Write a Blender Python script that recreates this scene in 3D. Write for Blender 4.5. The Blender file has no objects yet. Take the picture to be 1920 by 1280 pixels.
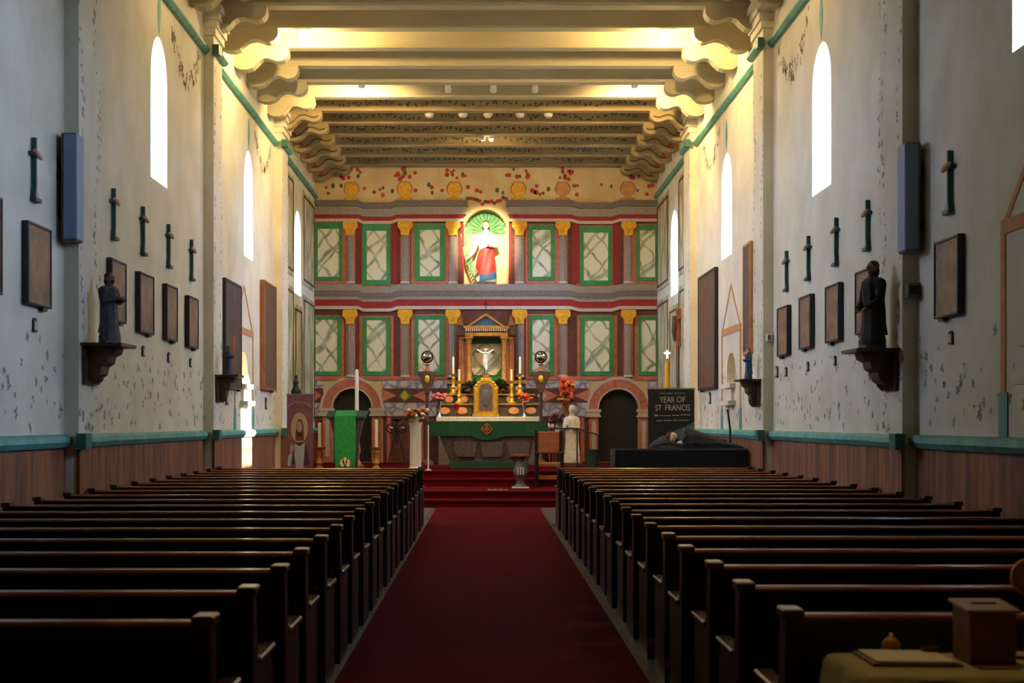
import bpy, bmesh, math, random
from mathutils import Vector
R = math.radians
random.seed(7)
S = bpy.context.scene
COL = S.collection

# ---------------------------------------------------------------- camera
F, CX, CY, H = 2700.0, 911.0, 792.0, 1.6        # focal length and vanishing point in pixels of 1920x1280, eye height
cd = bpy.data.cameras.new('camera'); cam = bpy.data.objects.new('camera', cd); COL.objects.link(cam)
cam.location = (0, 0, H); cam.rotation_euler = (R(90), 0, 0)
cd.sensor_width = 36; cd.lens = F / 1920 * 36
cd.shift_x = (960 - CX) / 1920; cd.shift_y = (CY - 640) / 1920
cd.clip_start = .05; cd.clip_end = 300
cd.dof.use_dof = True; cd.dof.focus_distance = 26; cd.dof.aperture_fstop = 4.5
S.camera = cam
# ---------------------------------------------------------------- sky, sun, exposure
W = bpy.data.worlds.new('sky'); S.world = W; W.use_nodes = True
bg = W.node_tree.nodes['Background']; bg.inputs[0].default_value = (.36, .58, 1, 1); bg.inputs[1].default_value = 95
sd = bpy.data.lights.new('sun', 'SUN'); sd.energy = 110; sd.angle = R(.6); sd.color = (1, .97, .93)
sun = bpy.data.objects.new('sun', sd); COL.objects.link(sun)
sun.rotation_euler = Vector((-8.6, .12, -3.72)).to_track_quat('-Z', 'Y').to_euler()
vs = S.view_settings
vs.view_transform = 'Standard'; vs.look = 'None'; vs.exposure = -0.22; vs.gamma = 1; vs.use_curve_mapping = False
LAMP = 1.0

# ---------------------------------------------------------------- helpers
WX, D = 4.3, 36.2        # half width of the nave, depth of the end wall
ZC = 8.45                # ceiling
def P(x, y, Y): return Vector(((x - CX) * Y / F, Y, H + (CY - y) * Y / F))
def WP(x, y, off=0.0):   # pixel -> (Y, Z) on the side wall that this pixel falls on
    Y = (WX - off) * F / abs(x - CX); return Y, H + (CY - y) * Y / F
def bx(x): return (x - CX) * D / F
def bz(y): return H + (CY - y) * D / F
def lin(c):
    c = c / 255
    return c / 12.92 if c <= .04045 else ((c + .055) / 1.055) ** 2.4
def rgb(r, g, b): return (lin(r), lin(g), lin(b), 1)

MATS = {}
def mat(name, col, rough=.7, col2=None, scale=8, stretch=(1, 1, 1), lo=.35, hi=.65, metal=0, bump=0, bscale=40, coat=0, emit=None, estr=0, spec=.5, detail=5, kind='noise'):
    m = bpy.data.materials.new(name); m.use_nodes = True; MATS[name] = m
    nt = m.node_tree; N = nt.nodes; L = nt.links; b = N['Principled BSDF']
    b.inputs['Roughness'].default_value = rough; b.inputs['Metallic'].default_value = metal
    b.inputs['Coat Weight'].default_value = coat; b.inputs['Coat Roughness'].default_value = .15
    b.inputs['Specular IOR Level'].default_value = spec
    b.inputs['Base Color'].default_value = col
    tc = N.new('ShaderNodeTexCoord')
    if col2 is not None:
        mp = N.new('ShaderNodeMapping'); mp.inputs['Scale'].default_value = stretch
        L.new(tc.outputs['Object'], mp.inputs[0])
        rp = N.new('ShaderNodeValToRGB'); rp.color_ramp.elements[0].position = lo; rp.color_ramp.elements[1].position = hi
        rp.color_ramp.elements[0].color = col; rp.color_ramp.elements[1].color = col2
        if kind == 'noise':
            t = N.new('ShaderNodeTexNoise'); t.inputs['Scale'].default_value = scale; t.inputs['Detail'].default_value = detail
            L.new(mp.outputs[0], t.inputs['Vector']); L.new(t.outputs['Fac'], rp.inputs[0])
        else:                      # veins: distance to the cell edges, warped and broken up by noise
            nz = N.new('ShaderNodeTexNoise'); nz.inputs['Scale'].default_value = scale * .8; nz.inputs['Detail'].default_value = 3
            L.new(mp.outputs[0], nz.inputs['Vector'])
            mx = N.new('ShaderNodeVectorMath'); mx.operation = 'MULTIPLY_ADD'; mx.inputs[1].default_value = (.22,) * 3
            L.new(nz.outputs['Color'], mx.inputs[0]); L.new(mp.outputs[0], mx.inputs[2])
            t = N.new('ShaderNodeTexVoronoi'); t.feature = 'DISTANCE_TO_EDGE'; t.inputs['Scale'].default_value = scale
            L.new(mx.outputs[0], t.inputs['Vector'])
            n2 = N.new('ShaderNodeTexNoise'); n2.inputs['Scale'].default_value = scale * 1.1; L.new(mp.outputs[0], n2.inputs['Vector'])
            ad = N.new('ShaderNodeMath'); ad.operation = 'MULTIPLY_ADD'; ad.inputs[1].default_value = .22; 
            L.new(n2.outputs['Fac'], ad.inputs[0]); L.new(t.outputs['Distance'], ad.inputs[2]); L.new(ad.outputs[0], rp.inputs[0])
        L.new(rp.outputs[0], b.inputs['Base Color'])
    if bump:
        n = N.new('ShaderNodeTexNoise'); n.inputs['Scale'].default_value = bscale; n.inputs['Detail'].default_value = 4
        L.new(tc.outputs['Object'], n.inputs['Vector'])
        bp = N.new('ShaderNodeBump'); bp.inputs['Strength'].default_value = bump; bp.inputs['Distance'].default_value = .02
        L.new(n.outputs['Fac'], bp.inputs['Height']); L.new(bp.outputs[0], b.inputs['Normal'])
    if emit:
        b.inputs['Emission Color'].default_value = emit; b.inputs['Emission Strength'].default_value = estr
    return m

mat('plaster', rgb(234, 224, 198), .9, rgb(218, 207, 180), 1.4, bump=.25, bscale=9)
mat('plaster_end', rgb(216, 190, 142), .9, rgb(200, 170, 122), 2, bump=.1)
mat('ceiling_paint', rgb(196, 186, 158), .85, rgb(180, 168, 138), 2)
mat('beam_paint', rgb(200, 187, 152), .8, rgb(186, 172, 136), 3, (.2, 1, 1))
mat('beam_deco', rgb(176, 152, 108), .8, rgb(152, 128, 88), 3, (.3, 1, 1))
mat('green_trim', rgb(104, 170, 156), .6, rgb(80, 146, 134), 5)
mat('green_dark', rgb(40, 104, 92), .6)
mat('dado', rgb(166, 100, 56), .6, rgb(100, 54, 30), 3.4, (2.5, 2.5, .3), .32, .62)
mat('earth', rgb(120, 104, 84), .95, rgb(96, 84, 66), .4)
mat('tile', rgb(72, 62, 56), .5, rgb(52, 44, 40), 6)
mat('carpet', rgb(88, 12, 18), .95, rgb(68, 7, 13), 60, bump=.5, bscale=160, spec=.04)
mat('carpet_step', rgb(100, 13, 20), .95, rgb(80, 8, 15), 60, bump=.4, bscale=160, spec=.04)
mat('wood_pew', rgb(28, 13, 8), .42, rgb(16, 7, 5), 5, (.6, 6, 6), bump=.05, bscale=30, coat=.15)
mat('wood_rail', rgb(150, 80, 28), .26, rgb(118, 58, 20), 6, (.5, 6, 6), coat=.35)
mat('wood_cap', rgb(76, 44, 27), .35, rgb(56, 30, 18), 8, coat=.3)
mat('kneeler', rgb(80, 28, 24), .6)
mat('book', rgb(120, 28, 26), .5)
mat('paper', rgb(222, 208, 170), .8)
mat('iron', rgb(26, 24, 24), .45, metal=.3)
mat('black', rgb(14, 14, 15), .6)
mat('black_cloth', rgb(22, 22, 24), .9, rgb(34, 34, 38), 8)
mat('robe_dark', rgb(50, 51, 56), .9, rgb(34, 34, 38), 10)
mat('r_grey', rgb(158, 144, 132), .8, rgb(136, 122, 112), 30)
mat('r_grey2', rgb(128, 112, 100), .8, rgb(94, 82, 76), 30)
mat('r_red', rgb(158, 22, 24), .7, rgb(138, 14, 18), 6)
mat('r_deepred', rgb(134, 16, 16), .7)
mat('r_light', rgb(206, 190, 172), .8, rgb(180, 164, 148), 40)
mat('r_green', rgb(56, 136, 78), .7, rgb(44, 118, 64), 4)
mat('r_pink', rgb(196, 116, 92), .8, rgb(178, 98, 76), 8)
mat('r_brown', rgb(108, 58, 42), .8, rgb(88, 46, 34), 6)
mat('r_yellow', rgb(230, 168, 8), .6, rgb(204, 138, 8), 18)
mat('r_marble', rgb(104, 128, 90), .6, rgb(226, 220, 192), 3.1, (1, 1, .8), .06, .3, kind='vein')
def lattice(m, base, vein):
    nt = m.node_tree; N = nt.nodes; L = nt.links; b = N['Principled BSDF']; tc = N.new('ShaderNodeTexCoord'); prev = None
    for ang, sc, ph in ((38, .8, 0), (-42, .72, 1.7), (-50, .4, .6)):
        mp = N.new('ShaderNodeMapping'); mp.inputs['Rotation'].default_value = (0, R(ang), 0); mp.inputs['Location'].default_value = (ph, 0, 0); L.new(tc.outputs['Object'], mp.inputs[0])
        w = N.new('ShaderNodeTexWave'); w.inputs['Scale'].default_value = sc; w.inputs['Distortion'].default_value = 4.5; w.inputs['Detail'].default_value = 2; w.inputs['Detail Scale'].default_value = 1.3; w.inputs['Phase Offset'].default_value = ph
        L.new(mp.outputs[0], w.inputs['Vector'])
        if prev is None: prev = w.outputs['Fac']
        else:
            x = N.new('ShaderNodeMath'); x.operation = 'MAXIMUM'; L.new(prev, x.inputs[0]); L.new(w.outputs['Fac'], x.inputs[1]); prev = x.outputs[0]
    n = N.new('ShaderNodeTexNoise'); n.inputs['Scale'].default_value = 3.5; L.new(tc.outputs['Object'], n.inputs['Vector'])
    x = N.new('ShaderNodeMath'); x.operation = 'MULTIPLY_ADD'; x.inputs[1].default_value = .22; L.new(n.outputs['Fac'], x.inputs[0]); L.new(prev, x.inputs[2])
    y = N.new('ShaderNodeMath'); y.operation = 'SUBTRACT'; y.inputs[1].default_value = .16; L.new(x.outputs[0], y.inputs[0]); x = y
    rp = N.new('ShaderNodeValToRGB'); e = rp.color_ramp.elements; e[0].position = .86; e[0].color = base; e[1].position = .985; e[1].color = vein
    L.new(x.outputs[0], rp.inputs[0]); L.new(rp.outputs[0], b.inputs['Base Color'])
lattice(MATS['r_marble'], rgb(228, 222, 196), rgb(104, 128, 92))
mat('r_bluemarble', rgb(96, 98, 122), .6, rgb(190, 180, 178), 4.2, (1, 1, 1), .08, .3, kind='vein')
mat('chancel', rgb(150, 142, 96), .8, rgb(214, 200, 158), 2.4, (1, 1, .35), .1, .36, kind='vein')
mat('line_dark', rgb(84, 72, 50), .8)
mat('rose', rgb(190, 62, 48), .8, rgb(150, 40, 34), 20)
mat('leaf', rgb(74, 92, 56), .8)
mat('leaf_wall', rgb(136, 140, 118), .9)
mat('stem_wall', rgb(158, 140, 116), .9)
mat('leaf_beam', rgb(84, 84, 48), .9)
mat('orange_paint', rgb(206, 146, 92), .85, rgb(190, 126, 76), 9)
mat('shell', rgb(108, 156, 100), .7, rgb(76, 128, 80), 6)
mat('gold', rgb(232, 184, 70), .35, rgb(206, 150, 44), 14, metal=.55)
mat('gold_wood', rgb(190, 132, 50), .45, rgb(150, 98, 38), 9, metal=.2)
mat('wood_carved', rgb(92, 60, 38), .55, rgb(66, 42, 28), 12)
mat('wood_orange', rgb(158, 92, 46), .5, rgb(130, 70, 32), 8)
mat('frame_dark', rgb(34, 26, 22), .5)
mat('picture', rgb(158, 112, 60), .5, rgb(104, 74, 44), 5, detail=8)
mat('picture2', rgb(96, 70, 48), .45, rgb(46, 36, 28), 3.2, detail=9)
mat('picture_brown', rgb(108, 74, 48), .5, rgb(84, 54, 34), 5)
mat('cross_green', rgb(34, 84, 76), .55)
mat('cross_pink', rgb(206, 158, 130), .7)
mat('plaque', rgb(206, 190, 160), .6)
mat('speaker_blue', rgb(134, 148, 176), .6)
mat('speaker_side', rgb(92, 88, 84), .6)
mat('white', rgb(228, 224, 214), .6)
mat('white_cloth', rgb(226, 216, 194), .9, rgb(206, 194, 170), 12)
mat('marble_white', rgb(222, 214, 196), .4, rgb(186, 176, 156), 26)
mat('green_cloth', rgb(22, 84, 52), .9, rgb(14, 66, 40), 30)
mat('green_bright', rgb(36, 142, 62), .85, rgb(28, 122, 52), 16)
mat('green_base', rgb(26, 66, 48), .8)
mat('stone_dark', rgb(96, 84, 78), .6, rgb(70, 60, 58), 16)
mat('gradine', rgb(70, 62, 48), .6, rgb(48, 44, 38), 12)
mat('candle', rgb(236, 220, 180), .5)
mat('candle_white', rgb(232, 232, 236), .5)
mat('candle_yellow', rgb(224, 168, 20), .5)
mat('flesh', rgb(222, 182, 150), .6)
mat('flesh_dark', rgb(150, 100, 72), .6)
mat('hair', rgb(60, 36, 24), .8)
mat('robe_red', rgb(196, 44, 32), .6, rgb(156, 28, 24), 8)
mat('robe_white', rgb(232, 222, 200), .7)
mat('robe_blue', rgb(46, 88, 120), .6)
mat('robe_navy', rgb(38, 54, 92), .7)
mat('robe_grey', rgb(84, 80, 82), .8, rgb(58, 54, 58), 12)
mat('robe_brown', rgb(48, 36, 34), .8, rgb(30, 24, 26), 12)
mat('flower_pink', rgb(206, 70, 84), .7, rgb(220, 130, 130), 30)
mat('flower_orange', rgb(226, 92, 34), .7, rgb(200, 60, 24), 30)
mat('flower_purple', rgb(120, 66, 72), .8, rgb(90, 48, 56), 30)
mat('flower_mix', rgb(196, 110, 80), .8, rgb(140, 70, 50), 30)
mat('silver', rgb(200, 200, 204), .2, metal=.9)
mat('glass_ball', rgb(210, 214, 216), .06, metal=1)
mat('red_glass', rgb(120, 10, 14), .2)
mat('leather', rgb(150, 88, 50), .5, rgb(126, 68, 36), 10)
mat('banner_maroon', rgb(176, 108, 100), .7, rgb(158, 90, 86), 3)
mat('banner_black', rgb(30, 30, 32), .6)
mat('banner_blue', rgb(74, 110, 128), .7)
mat('halo', rgb(236, 196, 140), .7)
mat('lettering', rgb(206, 200, 186), .7)
mat('cloth_olive', rgb(176, 160, 92), .9, rgb(158, 142, 78), 7, bump=.2)
mat('wood_box', rgb(134, 78, 34), .5, rgb(108, 58, 24), 6)
mat('wood_boxtop', rgb(150, 112, 66), .5)
mat('tan_disc', rgb(186, 124, 50), .6)
mat('reveal', rgb(232, 228, 216), .9)
mat('door_dark', rgb(20, 20, 22), .6)
mat('fixture', rgb(190, 184, 168), .5)
mat('bulb', (1, 1, 1, 1), .5, emit=(1, .78, .45, 1), estr=40)
mat('bulb_white', (1, 1, 1, 1), .5, emit=(.86, .92, 1, 1), estr=6)
# clear glass of the window that lets the sun in
m = bpy.data.materials.new('pane_clear'); m.use_nodes = True; MATS['pane_clear'] = m
nt = m.node_tree; nt.nodes.clear()
o_ = nt.nodes.new('ShaderNodeOutputMaterial'); a_ = nt.nodes.new('ShaderNodeBsdfTransparent'); g_ = nt.nodes.new('ShaderNodeBsdfGlossy'); x_ = nt.nodes.new('ShaderNodeMixShader')
g_.inputs['Roughness'].default_value = .05; x_.inputs[0].default_value = .06
nt.links.new(a_.outputs[0], x_.inputs[1]); nt.links.new(g_.outputs[0], x_.inputs[2]); nt.links.new(x_.outputs[0], o_.inputs[0])

ORI = {}
class MB:
    def __init__(s): s.v = []; s.f = []; s.m = []; s.cur = 0
    def face(s, idx): s.f.append(tuple(idx)); s.m.append(s.cur)
    def poly(s, pts):
        n = len(s.v); s.v += [tuple(p) for p in pts]; s.face(range(n, n + len(pts))); return s
    def box(s, x0, x1, y0, y1, z0, z1):
        n = len(s.v)
        s.v += [(x, y, z) for z in (z0, z1) for y in (y0, y1) for x in (x0, x1)]
        for q in ((0, 2, 3, 1), (4, 5, 7, 6), (0, 1, 5, 4), (2, 6, 7, 3), (0, 4, 6, 2), (1, 3, 7, 5)): s.face([n + i for i in q])
        return s
    def prism(s, pts, axis, a0, a1):
        n = len(s.v); k = len(pts)
        def mk(p, a): return (a, p[0], p[1]) if axis == 'x' else (p[0], a, p[1]) if axis == 'y' else (p[0], p[1], a)
        s.v += [mk(p, a0) for p in pts] + [mk(p, a1) for p in pts]
        s.face(range(n, n + k)); s.face(range(n + 2 * k - 1, n + k - 1, -1))
        for i in range(k): j = (i + 1) % k; s.face((n + i, n + j, n + k + j, n + k + i))
        return s
    def rings(s, rings, cap=True, closed=True):
        n = len(s.v); k = len(rings[0])
        for r in rings: s.v += [tuple(p) for p in r]
        for a in range(len(rings) - 1):
            for i in range(k if closed else k - 1):
                j = (i + 1) % k; s.face((n + a * k + i, n + a * k + j, n + (a + 1) * k + j, n + (a + 1) * k + i))
        if cap:
            s.face(range(n + k - 1, n - 1, -1)); e = n + (len(rings) - 1) * k; s.face(range(e, e + k))
        return s
    def lathe(s, prof, c, n=16, sx=1, sy=1, fold=0, nf=7, tw=0):
        rs = []
        for r, z in prof:
            rs.append([(c[0] + r * (1 + fold * math.cos(nf * t + tw * z)) * math.cos(t) * sx, c[1] + r * (1 + fold * math.cos(nf * t + tw * z)) * math.sin(t) * sy, c[2] + z) for t in [2 * math.pi * i / n for i in range(n)]])
        return s.rings(rs)
    def tube(s, pts, r, n=8):
        pts = [Vector(p) for p in pts]; rs = []
        for i, p in enumerate(pts):
            d = (pts[min(i + 1, len(pts) - 1)] - pts[max(i - 1, 0)]).normalized()
            u = d.cross(Vector((0, 0, 1)));
            if u.length < .05: u = d.cross(Vector((1, 0, 0)))
            u.normalize(); w = d.cross(u); q = r[i] if isinstance(r, (list, tuple)) else r
            rs.append([p + u * q * math.cos(2 * math.pi * k / n) + w * q * math.sin(2 * math.pi * k / n) for k in range(n)])
        return s.rings(rs)
    def ball(s, c, rx, ry=None, rz=None, n=12, k=8):
        ry = rx if ry is None else ry; rz = rx if rz is None else rz
        return s.rings([[(c[0] + rx * math.sin(math.pi * a / k) * math.cos(2 * math.pi * i / n), c[1] + ry * math.sin(math.pi * a / k) * math.sin(2 * math.pi * i / n), c[2] - rz * math.cos(math.pi * a / k)) for i in range(n)] for a in [.12] + list(range(1, k)) + [k - .12]])
    def build(s, name, mats, parent=None, bevel=0, smooth=False, stuff=False, origin=None):
        o0 = Vector(origin) if origin is not None else (ORI[parent.name] if parent else Vector((0, 0, 0)))
        me = bpy.data.meshes.new(name)
        me.from_pydata([(p[0] - o0.x, p[1] - o0.y, p[2] - o0.z) for p in s.v], [], s.f)
        for mn in (mats if isinstance(mats, (list, tuple)) else [mats]): me.materials.append(MATS[mn])
        me.polygons.foreach_set('material_index', s.m)
        bm = bmesh.new(); bm.from_mesh(me)
        bmesh.ops.recalc_face_normals(bm, faces=bm.faces)
        if bevel: bmesh.ops.bevel(bm, geom=[e for e in bm.edges if len(e.link_faces) == 2 and e.calc_face_angle(0) > .5], offset=bevel, segments=1, affect='EDGES', clamp_overlap=True)
        bm.to_mesh(me); bm.free()
        if smooth:
            me.polygons.foreach_set('use_smooth', [True] * len(me.polygons)); me.set_sharp_from_angle(angle=R(38))
        o = bpy.data.objects.new(name, me); COL.objects.link(o)
        if parent is not None: o.parent = parent; ORI[o.name] = o0
        else: o.location = o0; ORI[o.name] = o0
        if stuff: o['kind'] = 'stuff'
        return o
def tag(o, label, cat, group=None, kind=None):
    o['label'] = label; o['category'] = cat
    if group: o['group'] = group
    if kind: o['kind'] = kind
    return o
def thing(name, label, cat, loc, group=None):
    o = bpy.data.objects.new(name, None); COL.objects.link(o); o.location = loc; o.empty_display_size = .1
    ORI[o.name] = Vector(loc); return tag(o, label, cat, group)
def struct(o, label, cat): return tag(o, label, cat, None, 'structure')
def arc(a, b, zs, zt, n=14):
    c, r = (a + b) / 2, (b - a) / 2
    return [(c - r * math.cos(math.pi * i / n), zs + (zt - zs) * math.sin(math.pi * i / n)) for i in range(n + 1)]
def pointed(a, b, zs, zt, n=8):
    c, r = (a + b) / 2, (b - a) / 2
    l = [(c - r * math.cos(math.pi / 2 * i / n) ** .8, zs + (zt - zs) * math.sin(math.pi / 2 * i / n) ** 1.0) for i in range(n + 1)]
    return l + [(2 * c - p[0], p[1]) for p in reversed(l[:-1])]

# ---------------------------------------------------------------- the openings
ORDN = ['first', 'second', 'third', 'fourth', 'fifth', 'sixth', 'seventh', 'eighth', 'ninth', 'tenth', 'eleventh', 'twelfth', 'thirteenth', 'fourteenth', 'fifteenth', 'sixteenth', 'seventeenth', 'eighteenth', 'nineteenth', 'twentieth']
def win(xa, xb, yt, yb):
    ya, yb_ = sorted((WP(xa, 0)[0], WP(xb, 0)[0])); xm = (xa + xb) / 2
    return [ya, yb_, WP(xm, yb)[1], WP(xm, yt)[1]]
WINL = [win(283, 313, 70, 342), win(458, 474, 283, 484), win(552, 564, 395, 552)]
WINR = [win(1523, 1558, 79, 357), win(1353, 1372, 287, 482), win(1258, 1271, 394, 552)]
WINR += [[10.8, 11.76, 4.62, 6.5]]
NICHE_L = [25.15, 26.0, 2.3, 2.86]; NICHE_R = [24.8, 25.7, 2.3, 2.82]; NICHE_R2 = [10.55, 11.45, 2.3, 2.82]
TH = .55
def wall_with(mb, axis, a0, a1, lo, hi, z0, z1, ops):
    cur = lo
    for (p, q, zs, zt, zspring, shape) in sorted(ops):
        mb.prism([(cur, z0), (p, z0), (p, z1), (cur, z1)], axis, a0, a1)
        if zs > z0: mb.prism([(p, z0), (q, z0), (q, zs), (p, zs)], axis, a0, a1)
        mb.prism(shape(p, q, zspring, zt) + [(q, z1), (p, z1)], axis, a0, a1)
        cur = q
    mb.prism([(cur, z0), (hi, z0), (hi, z1), (cur, z1)], axis, a0, a1)
    return mb
Y0 = -3.0
walls = {}
for sgn, name, wins, niches in ((-1, 'wall_left', WINL, [NICHE_L]), (1, 'wall_right', WINR, [NICHE_R, NICHE_R2])):
    ops = [(w[0], w[1], w[2], w[3], w[3] - .55, arc) for w in wins]
    # niches lie below windows: cut them in a lower band
    zb = 3.6
    mb = MB()
    nops = [(n[0], n[1], n[2], n[3], n[3] - .42, pointed) for n in niches]
    xs = sorted((sgn * WX, sgn * (WX + TH)))
    wall_with(mb, 'x', xs[0], xs[1], Y0, D, 0, zb, nops)
    wall_with(mb, 'x', xs[0], xs[1], Y0, D, zb, ZC, ops)
    w = mb.build(name, 'plaster'); walls[sgn] = w
    struct(w, 'cream plaster nave wall on the %s with tall arched windows' % ('left' if sgn < 0 else 'right'), 'wall')
    for n in niches:
        MB().box(*sorted((sgn * (WX + .3), sgn * (WX + .32))), n[0] - .02, n[1] + .02, n[2] - .02, n[3] + .02).build('niche_back', 'plaster', w)
        mb = MB(); ym = (n[0] + n[1]) / 2       # two-tier ledge below the niche
        for dz, r in ((0, .1), (-.3, .13)):
            mb.prism([(ym - .42, n[2] - .1 + dz), (ym + .42, n[2] - .1 + dz), (ym + .46, n[2] - .02 + dz), (ym - .46, n[2] - .02 + dz)], 'x', *sorted((sgn * WX, sgn * (WX - r))))
        mb.prism([(ym - .3, n[2] - .42), (ym + .3, n[2] - .42), (ym + .3, n[2] - .05), (ym - .3, n[2] - .05)], 'x', *sorted((sgn * WX, sgn * (WX - .05))))
        mb.build('niche_ledge', 'plaster', w)

def window(i, sgn, w, clear, label):
    t = bpy.data.objects.new('window_%d' % i, None); COL.objects.link(t); loc = Vector((sgn * (WX + .4), (w[0] + w[1]) / 2, w[2]))
    t.location = loc; ORI[t.name] = loc; struct(t, label, 'window')
    pts = [(w[0], w[2]), (w[0], w[3] - .55)] + arc(w[0], w[1], w[3] - .55, w[3])[1:-1] + [(w[1], w[3] - .55), (w[1], w[2])]
    MB().prism(pts, 'x', *sorted((sgn * (WX + .42), sgn * (WX + .428)))).build('pane', 'pane_clear', t)
    mb = MB(); ym = (w[0] + w[1]) / 2
    mb.box(*sorted((sgn * (WX + .405), sgn * (WX + .419))), ym - .012, ym + .012, w[2], w[3] - .02)
    for k in range(1, 4): z = w[2] + (w[3] - w[2] - .3) * k / 3.4; mb.box(*sorted((sgn * (WX + .405), sgn * (WX + .419))), w[0], w[1], z - .01, z + .01)
    mb.build('glazing_bars', 'white', t)
    if True:
        l = bpy.data.lights.new('window_portal', 'AREA'); l.shape = 'RECTANGLE'; l.size = w[1] - w[0]; l.size_y = w[3] - w[2]; l.cycles.is_portal = True
        lo = bpy.data.objects.new('window_portal', l); COL.objects.link(lo); lo.location = (sgn * (WX + .56), ym, (w[2] + w[3]) / 2)
        lo.rotation_euler = Vector((-sgn, 0, 0)).to_track_quat('-Z', 'Z').to_euler()
lab = ['tall arched window in the %s nave wall above the row of small pictures', 'tall arched window in the %s nave wall between the two large paintings', 'narrow arched window in the %s sanctuary wall next to the painted retable', 'arched window high on the %s wall past the column loudspeaker', 'arched window in the %s wall near the entrance']
n = 1
for sgn, wins in ((-1, WINL), (1, WINR)):
    for i, w in enumerate(wins):
        window(n, sgn, w, sgn > 0 and i == 1, lab[i] % ('left' if sgn < 0 else 'right')); n += 1

# ---------------------------------------------------------------- outside: ground and unseen cypresses added to shade all right windows but one
g = MB().box(-90, 90, -60, 110, -.6, -.25).build('floor_outside', 'earth'); struct(g, 'bare earth around the church outside the windows', 'ground')
for yc, q, xt, rr, ht in ((11.4, 'entrance', 44, 2.4, 30), (18.6, 'middle', 11.5, 2.9, 13), (33.2, 'sanctuary', 44, 2.4, 30)):
    t = thing('sun_block_cypress', 'tall dark cypress added outside the right wall to block sun at the %s window' % q, 'tree', (xt, yc, -.25), 'added sun-blocking cypresses')
    MB().tube([(xt, yc, -.25), (xt, yc, 3)], [.4, .3], 8).build('trunk', 'wood_carved', t, smooth=True)
    MB().lathe([(rr * a, ht * b) for a, b in ((.12, .04), (.67, .08), (.95, .2), (1, .4), (.95, .67), (.75, .83), (.4, .93), (.04, 1))], (xt, yc, 0), 20, fold=.08, nf=9).build('crown', 'leaf', t, smooth=True)
t = thing('entrance_lantern', 'hanging warm lantern over the entrance end of the nave', 'lamp', (1.3, 6.4, ZC))
MB().tube([(1.3, 6.4, ZC), (1.3, 6.4, 6.9)], .012, 6).build('chain', 'iron', t); MB().lathe([(.04, .3), (.16, .2), (.17, .18)], (1.3, 6.4, 6.6), 8).build('cap', 'iron', t); MB().lathe([(.05, -.06), (.13, -.05), (.13, .17), (.05, .18)], (1.3, 6.4, 6.6), 8).build('glass', 'pane_clear', t)
MB().ball((1.3, 6.4, 6.65), .05).build('bulb', 'bulb', t, smooth=True)
l = bpy.data.lights.new('lantern_light', 'SPOT'); l.spot_size = R(75); l.spot_blend = .6; l.energy = 190; l.color = (1, .66, .3); l.shadow_soft_size = .15
o = bpy.data.objects.new('lantern_light', l); COL.objects.link(o); o.parent = t; o.location = (0, 0, 6.4 - ZC)
# ---------------------------------------------------------------- floor, steps, ceiling, end walls
fl = MB().box(-WX - TH, WX + TH, Y0, D + .6, -.2, 0).build('floor', 'tile'); struct(fl, 'dark tiled church floor under the pews', 'floor')
mb = MB()                                            # tiles that show beside the runner near the steps
for sx in (-1, 1):
    for k in range(16):
        for j in range(3):
            x = (-1.0 - .33 * (j + 1)) if sx < 0 else 1.03 + .33 * j
            if k == 0 and j == 0 and sx < 0:
                tile0 = MB().box(.006, .324, .006, .324, 0, .012).build('tile', 'tile', fl, bevel=.003); o = tile0
            else: o = tile0.copy(); COL.objects.link(o); o.parent = fl
            o.location = (x, 22.4 + .285 * k, 0); o.scale = (1, .285 / .33, 1)
cp = MB().box(-.925, 1.0, -2.5, 26.99, .001, .016).build('aisle_carpet', 'carpet'); tag(cp, 'long red carpet runner down the centre aisle', 'carpet')
def step(i, y0, y1, z0, z1, label):
    mb = MB().prism([(y0, z0), (y0, z1 - .03), (y0 - .025, z1 - .03), (y0 - .025, z1 - .006), (y0 - .015, z1), (y1, z1), (y1, z0)], 'x', -WX, WX)
    o = mb.build('floor_step_%d' % i, 'carpet_step'); struct(o, label, 'floor')
step(1, 27.02, 29.42, 0, .15, 'lowest red carpeted sanctuary step at the end of the runner')
step(2, 27.45, 29.42, .15, .30, 'red carpeted landing in front of the altar steps')
step(3, 29.42, D, 0, .45, 'dark red carpeted altar step behind the landing')
step(4, 29.85, D, .45, .60, 'topmost red carpeted platform under the altar')
ce = MB().box(-WX - TH, WX + TH, Y0, D + .6, ZC, ZC + .15).build('ceiling', 'ceiling_paint'); struct(ce, 'cream plank ceiling above the painted beams', 'ceiling')
wf = MB().box(-WX - TH, WX + TH, Y0 - .4, Y0, 0, ZC).build('wall_front', 'plaster'); struct(wf, 'plain entrance wall behind the pews', 'wall')
DL = (bx(623), bx(697)); DR = (bx(1122), bx(1198)); NI = (bx(870), bx(951))
wb = MB()
wall_with(wb, 'y', D, D + .5, -WX - TH, WX + TH, 0, bz(690), [(DL[0], DL[1], .6, bz(728), bz(765), arc), (DR[0], DR[1], .6, bz(730), bz(767), arc)])
wall_with(wb, 'y', D, D + .5, -WX - TH, WX + TH, bz(690), ZC, [(NI[0], NI[1], bz(536), bz(392), bz(436), arc)])
wb = wb.build('wall_back', 'plaster_end'); struct(wb, 'ochre end wall behind the altar carrying the painted retable', 'wall')
MB().box(NI[0] - .05, NI[1] + .05, D + .3, D + .5, bz(540), bz(385)).build('niche_back', 'plaster_end', wb)
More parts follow.
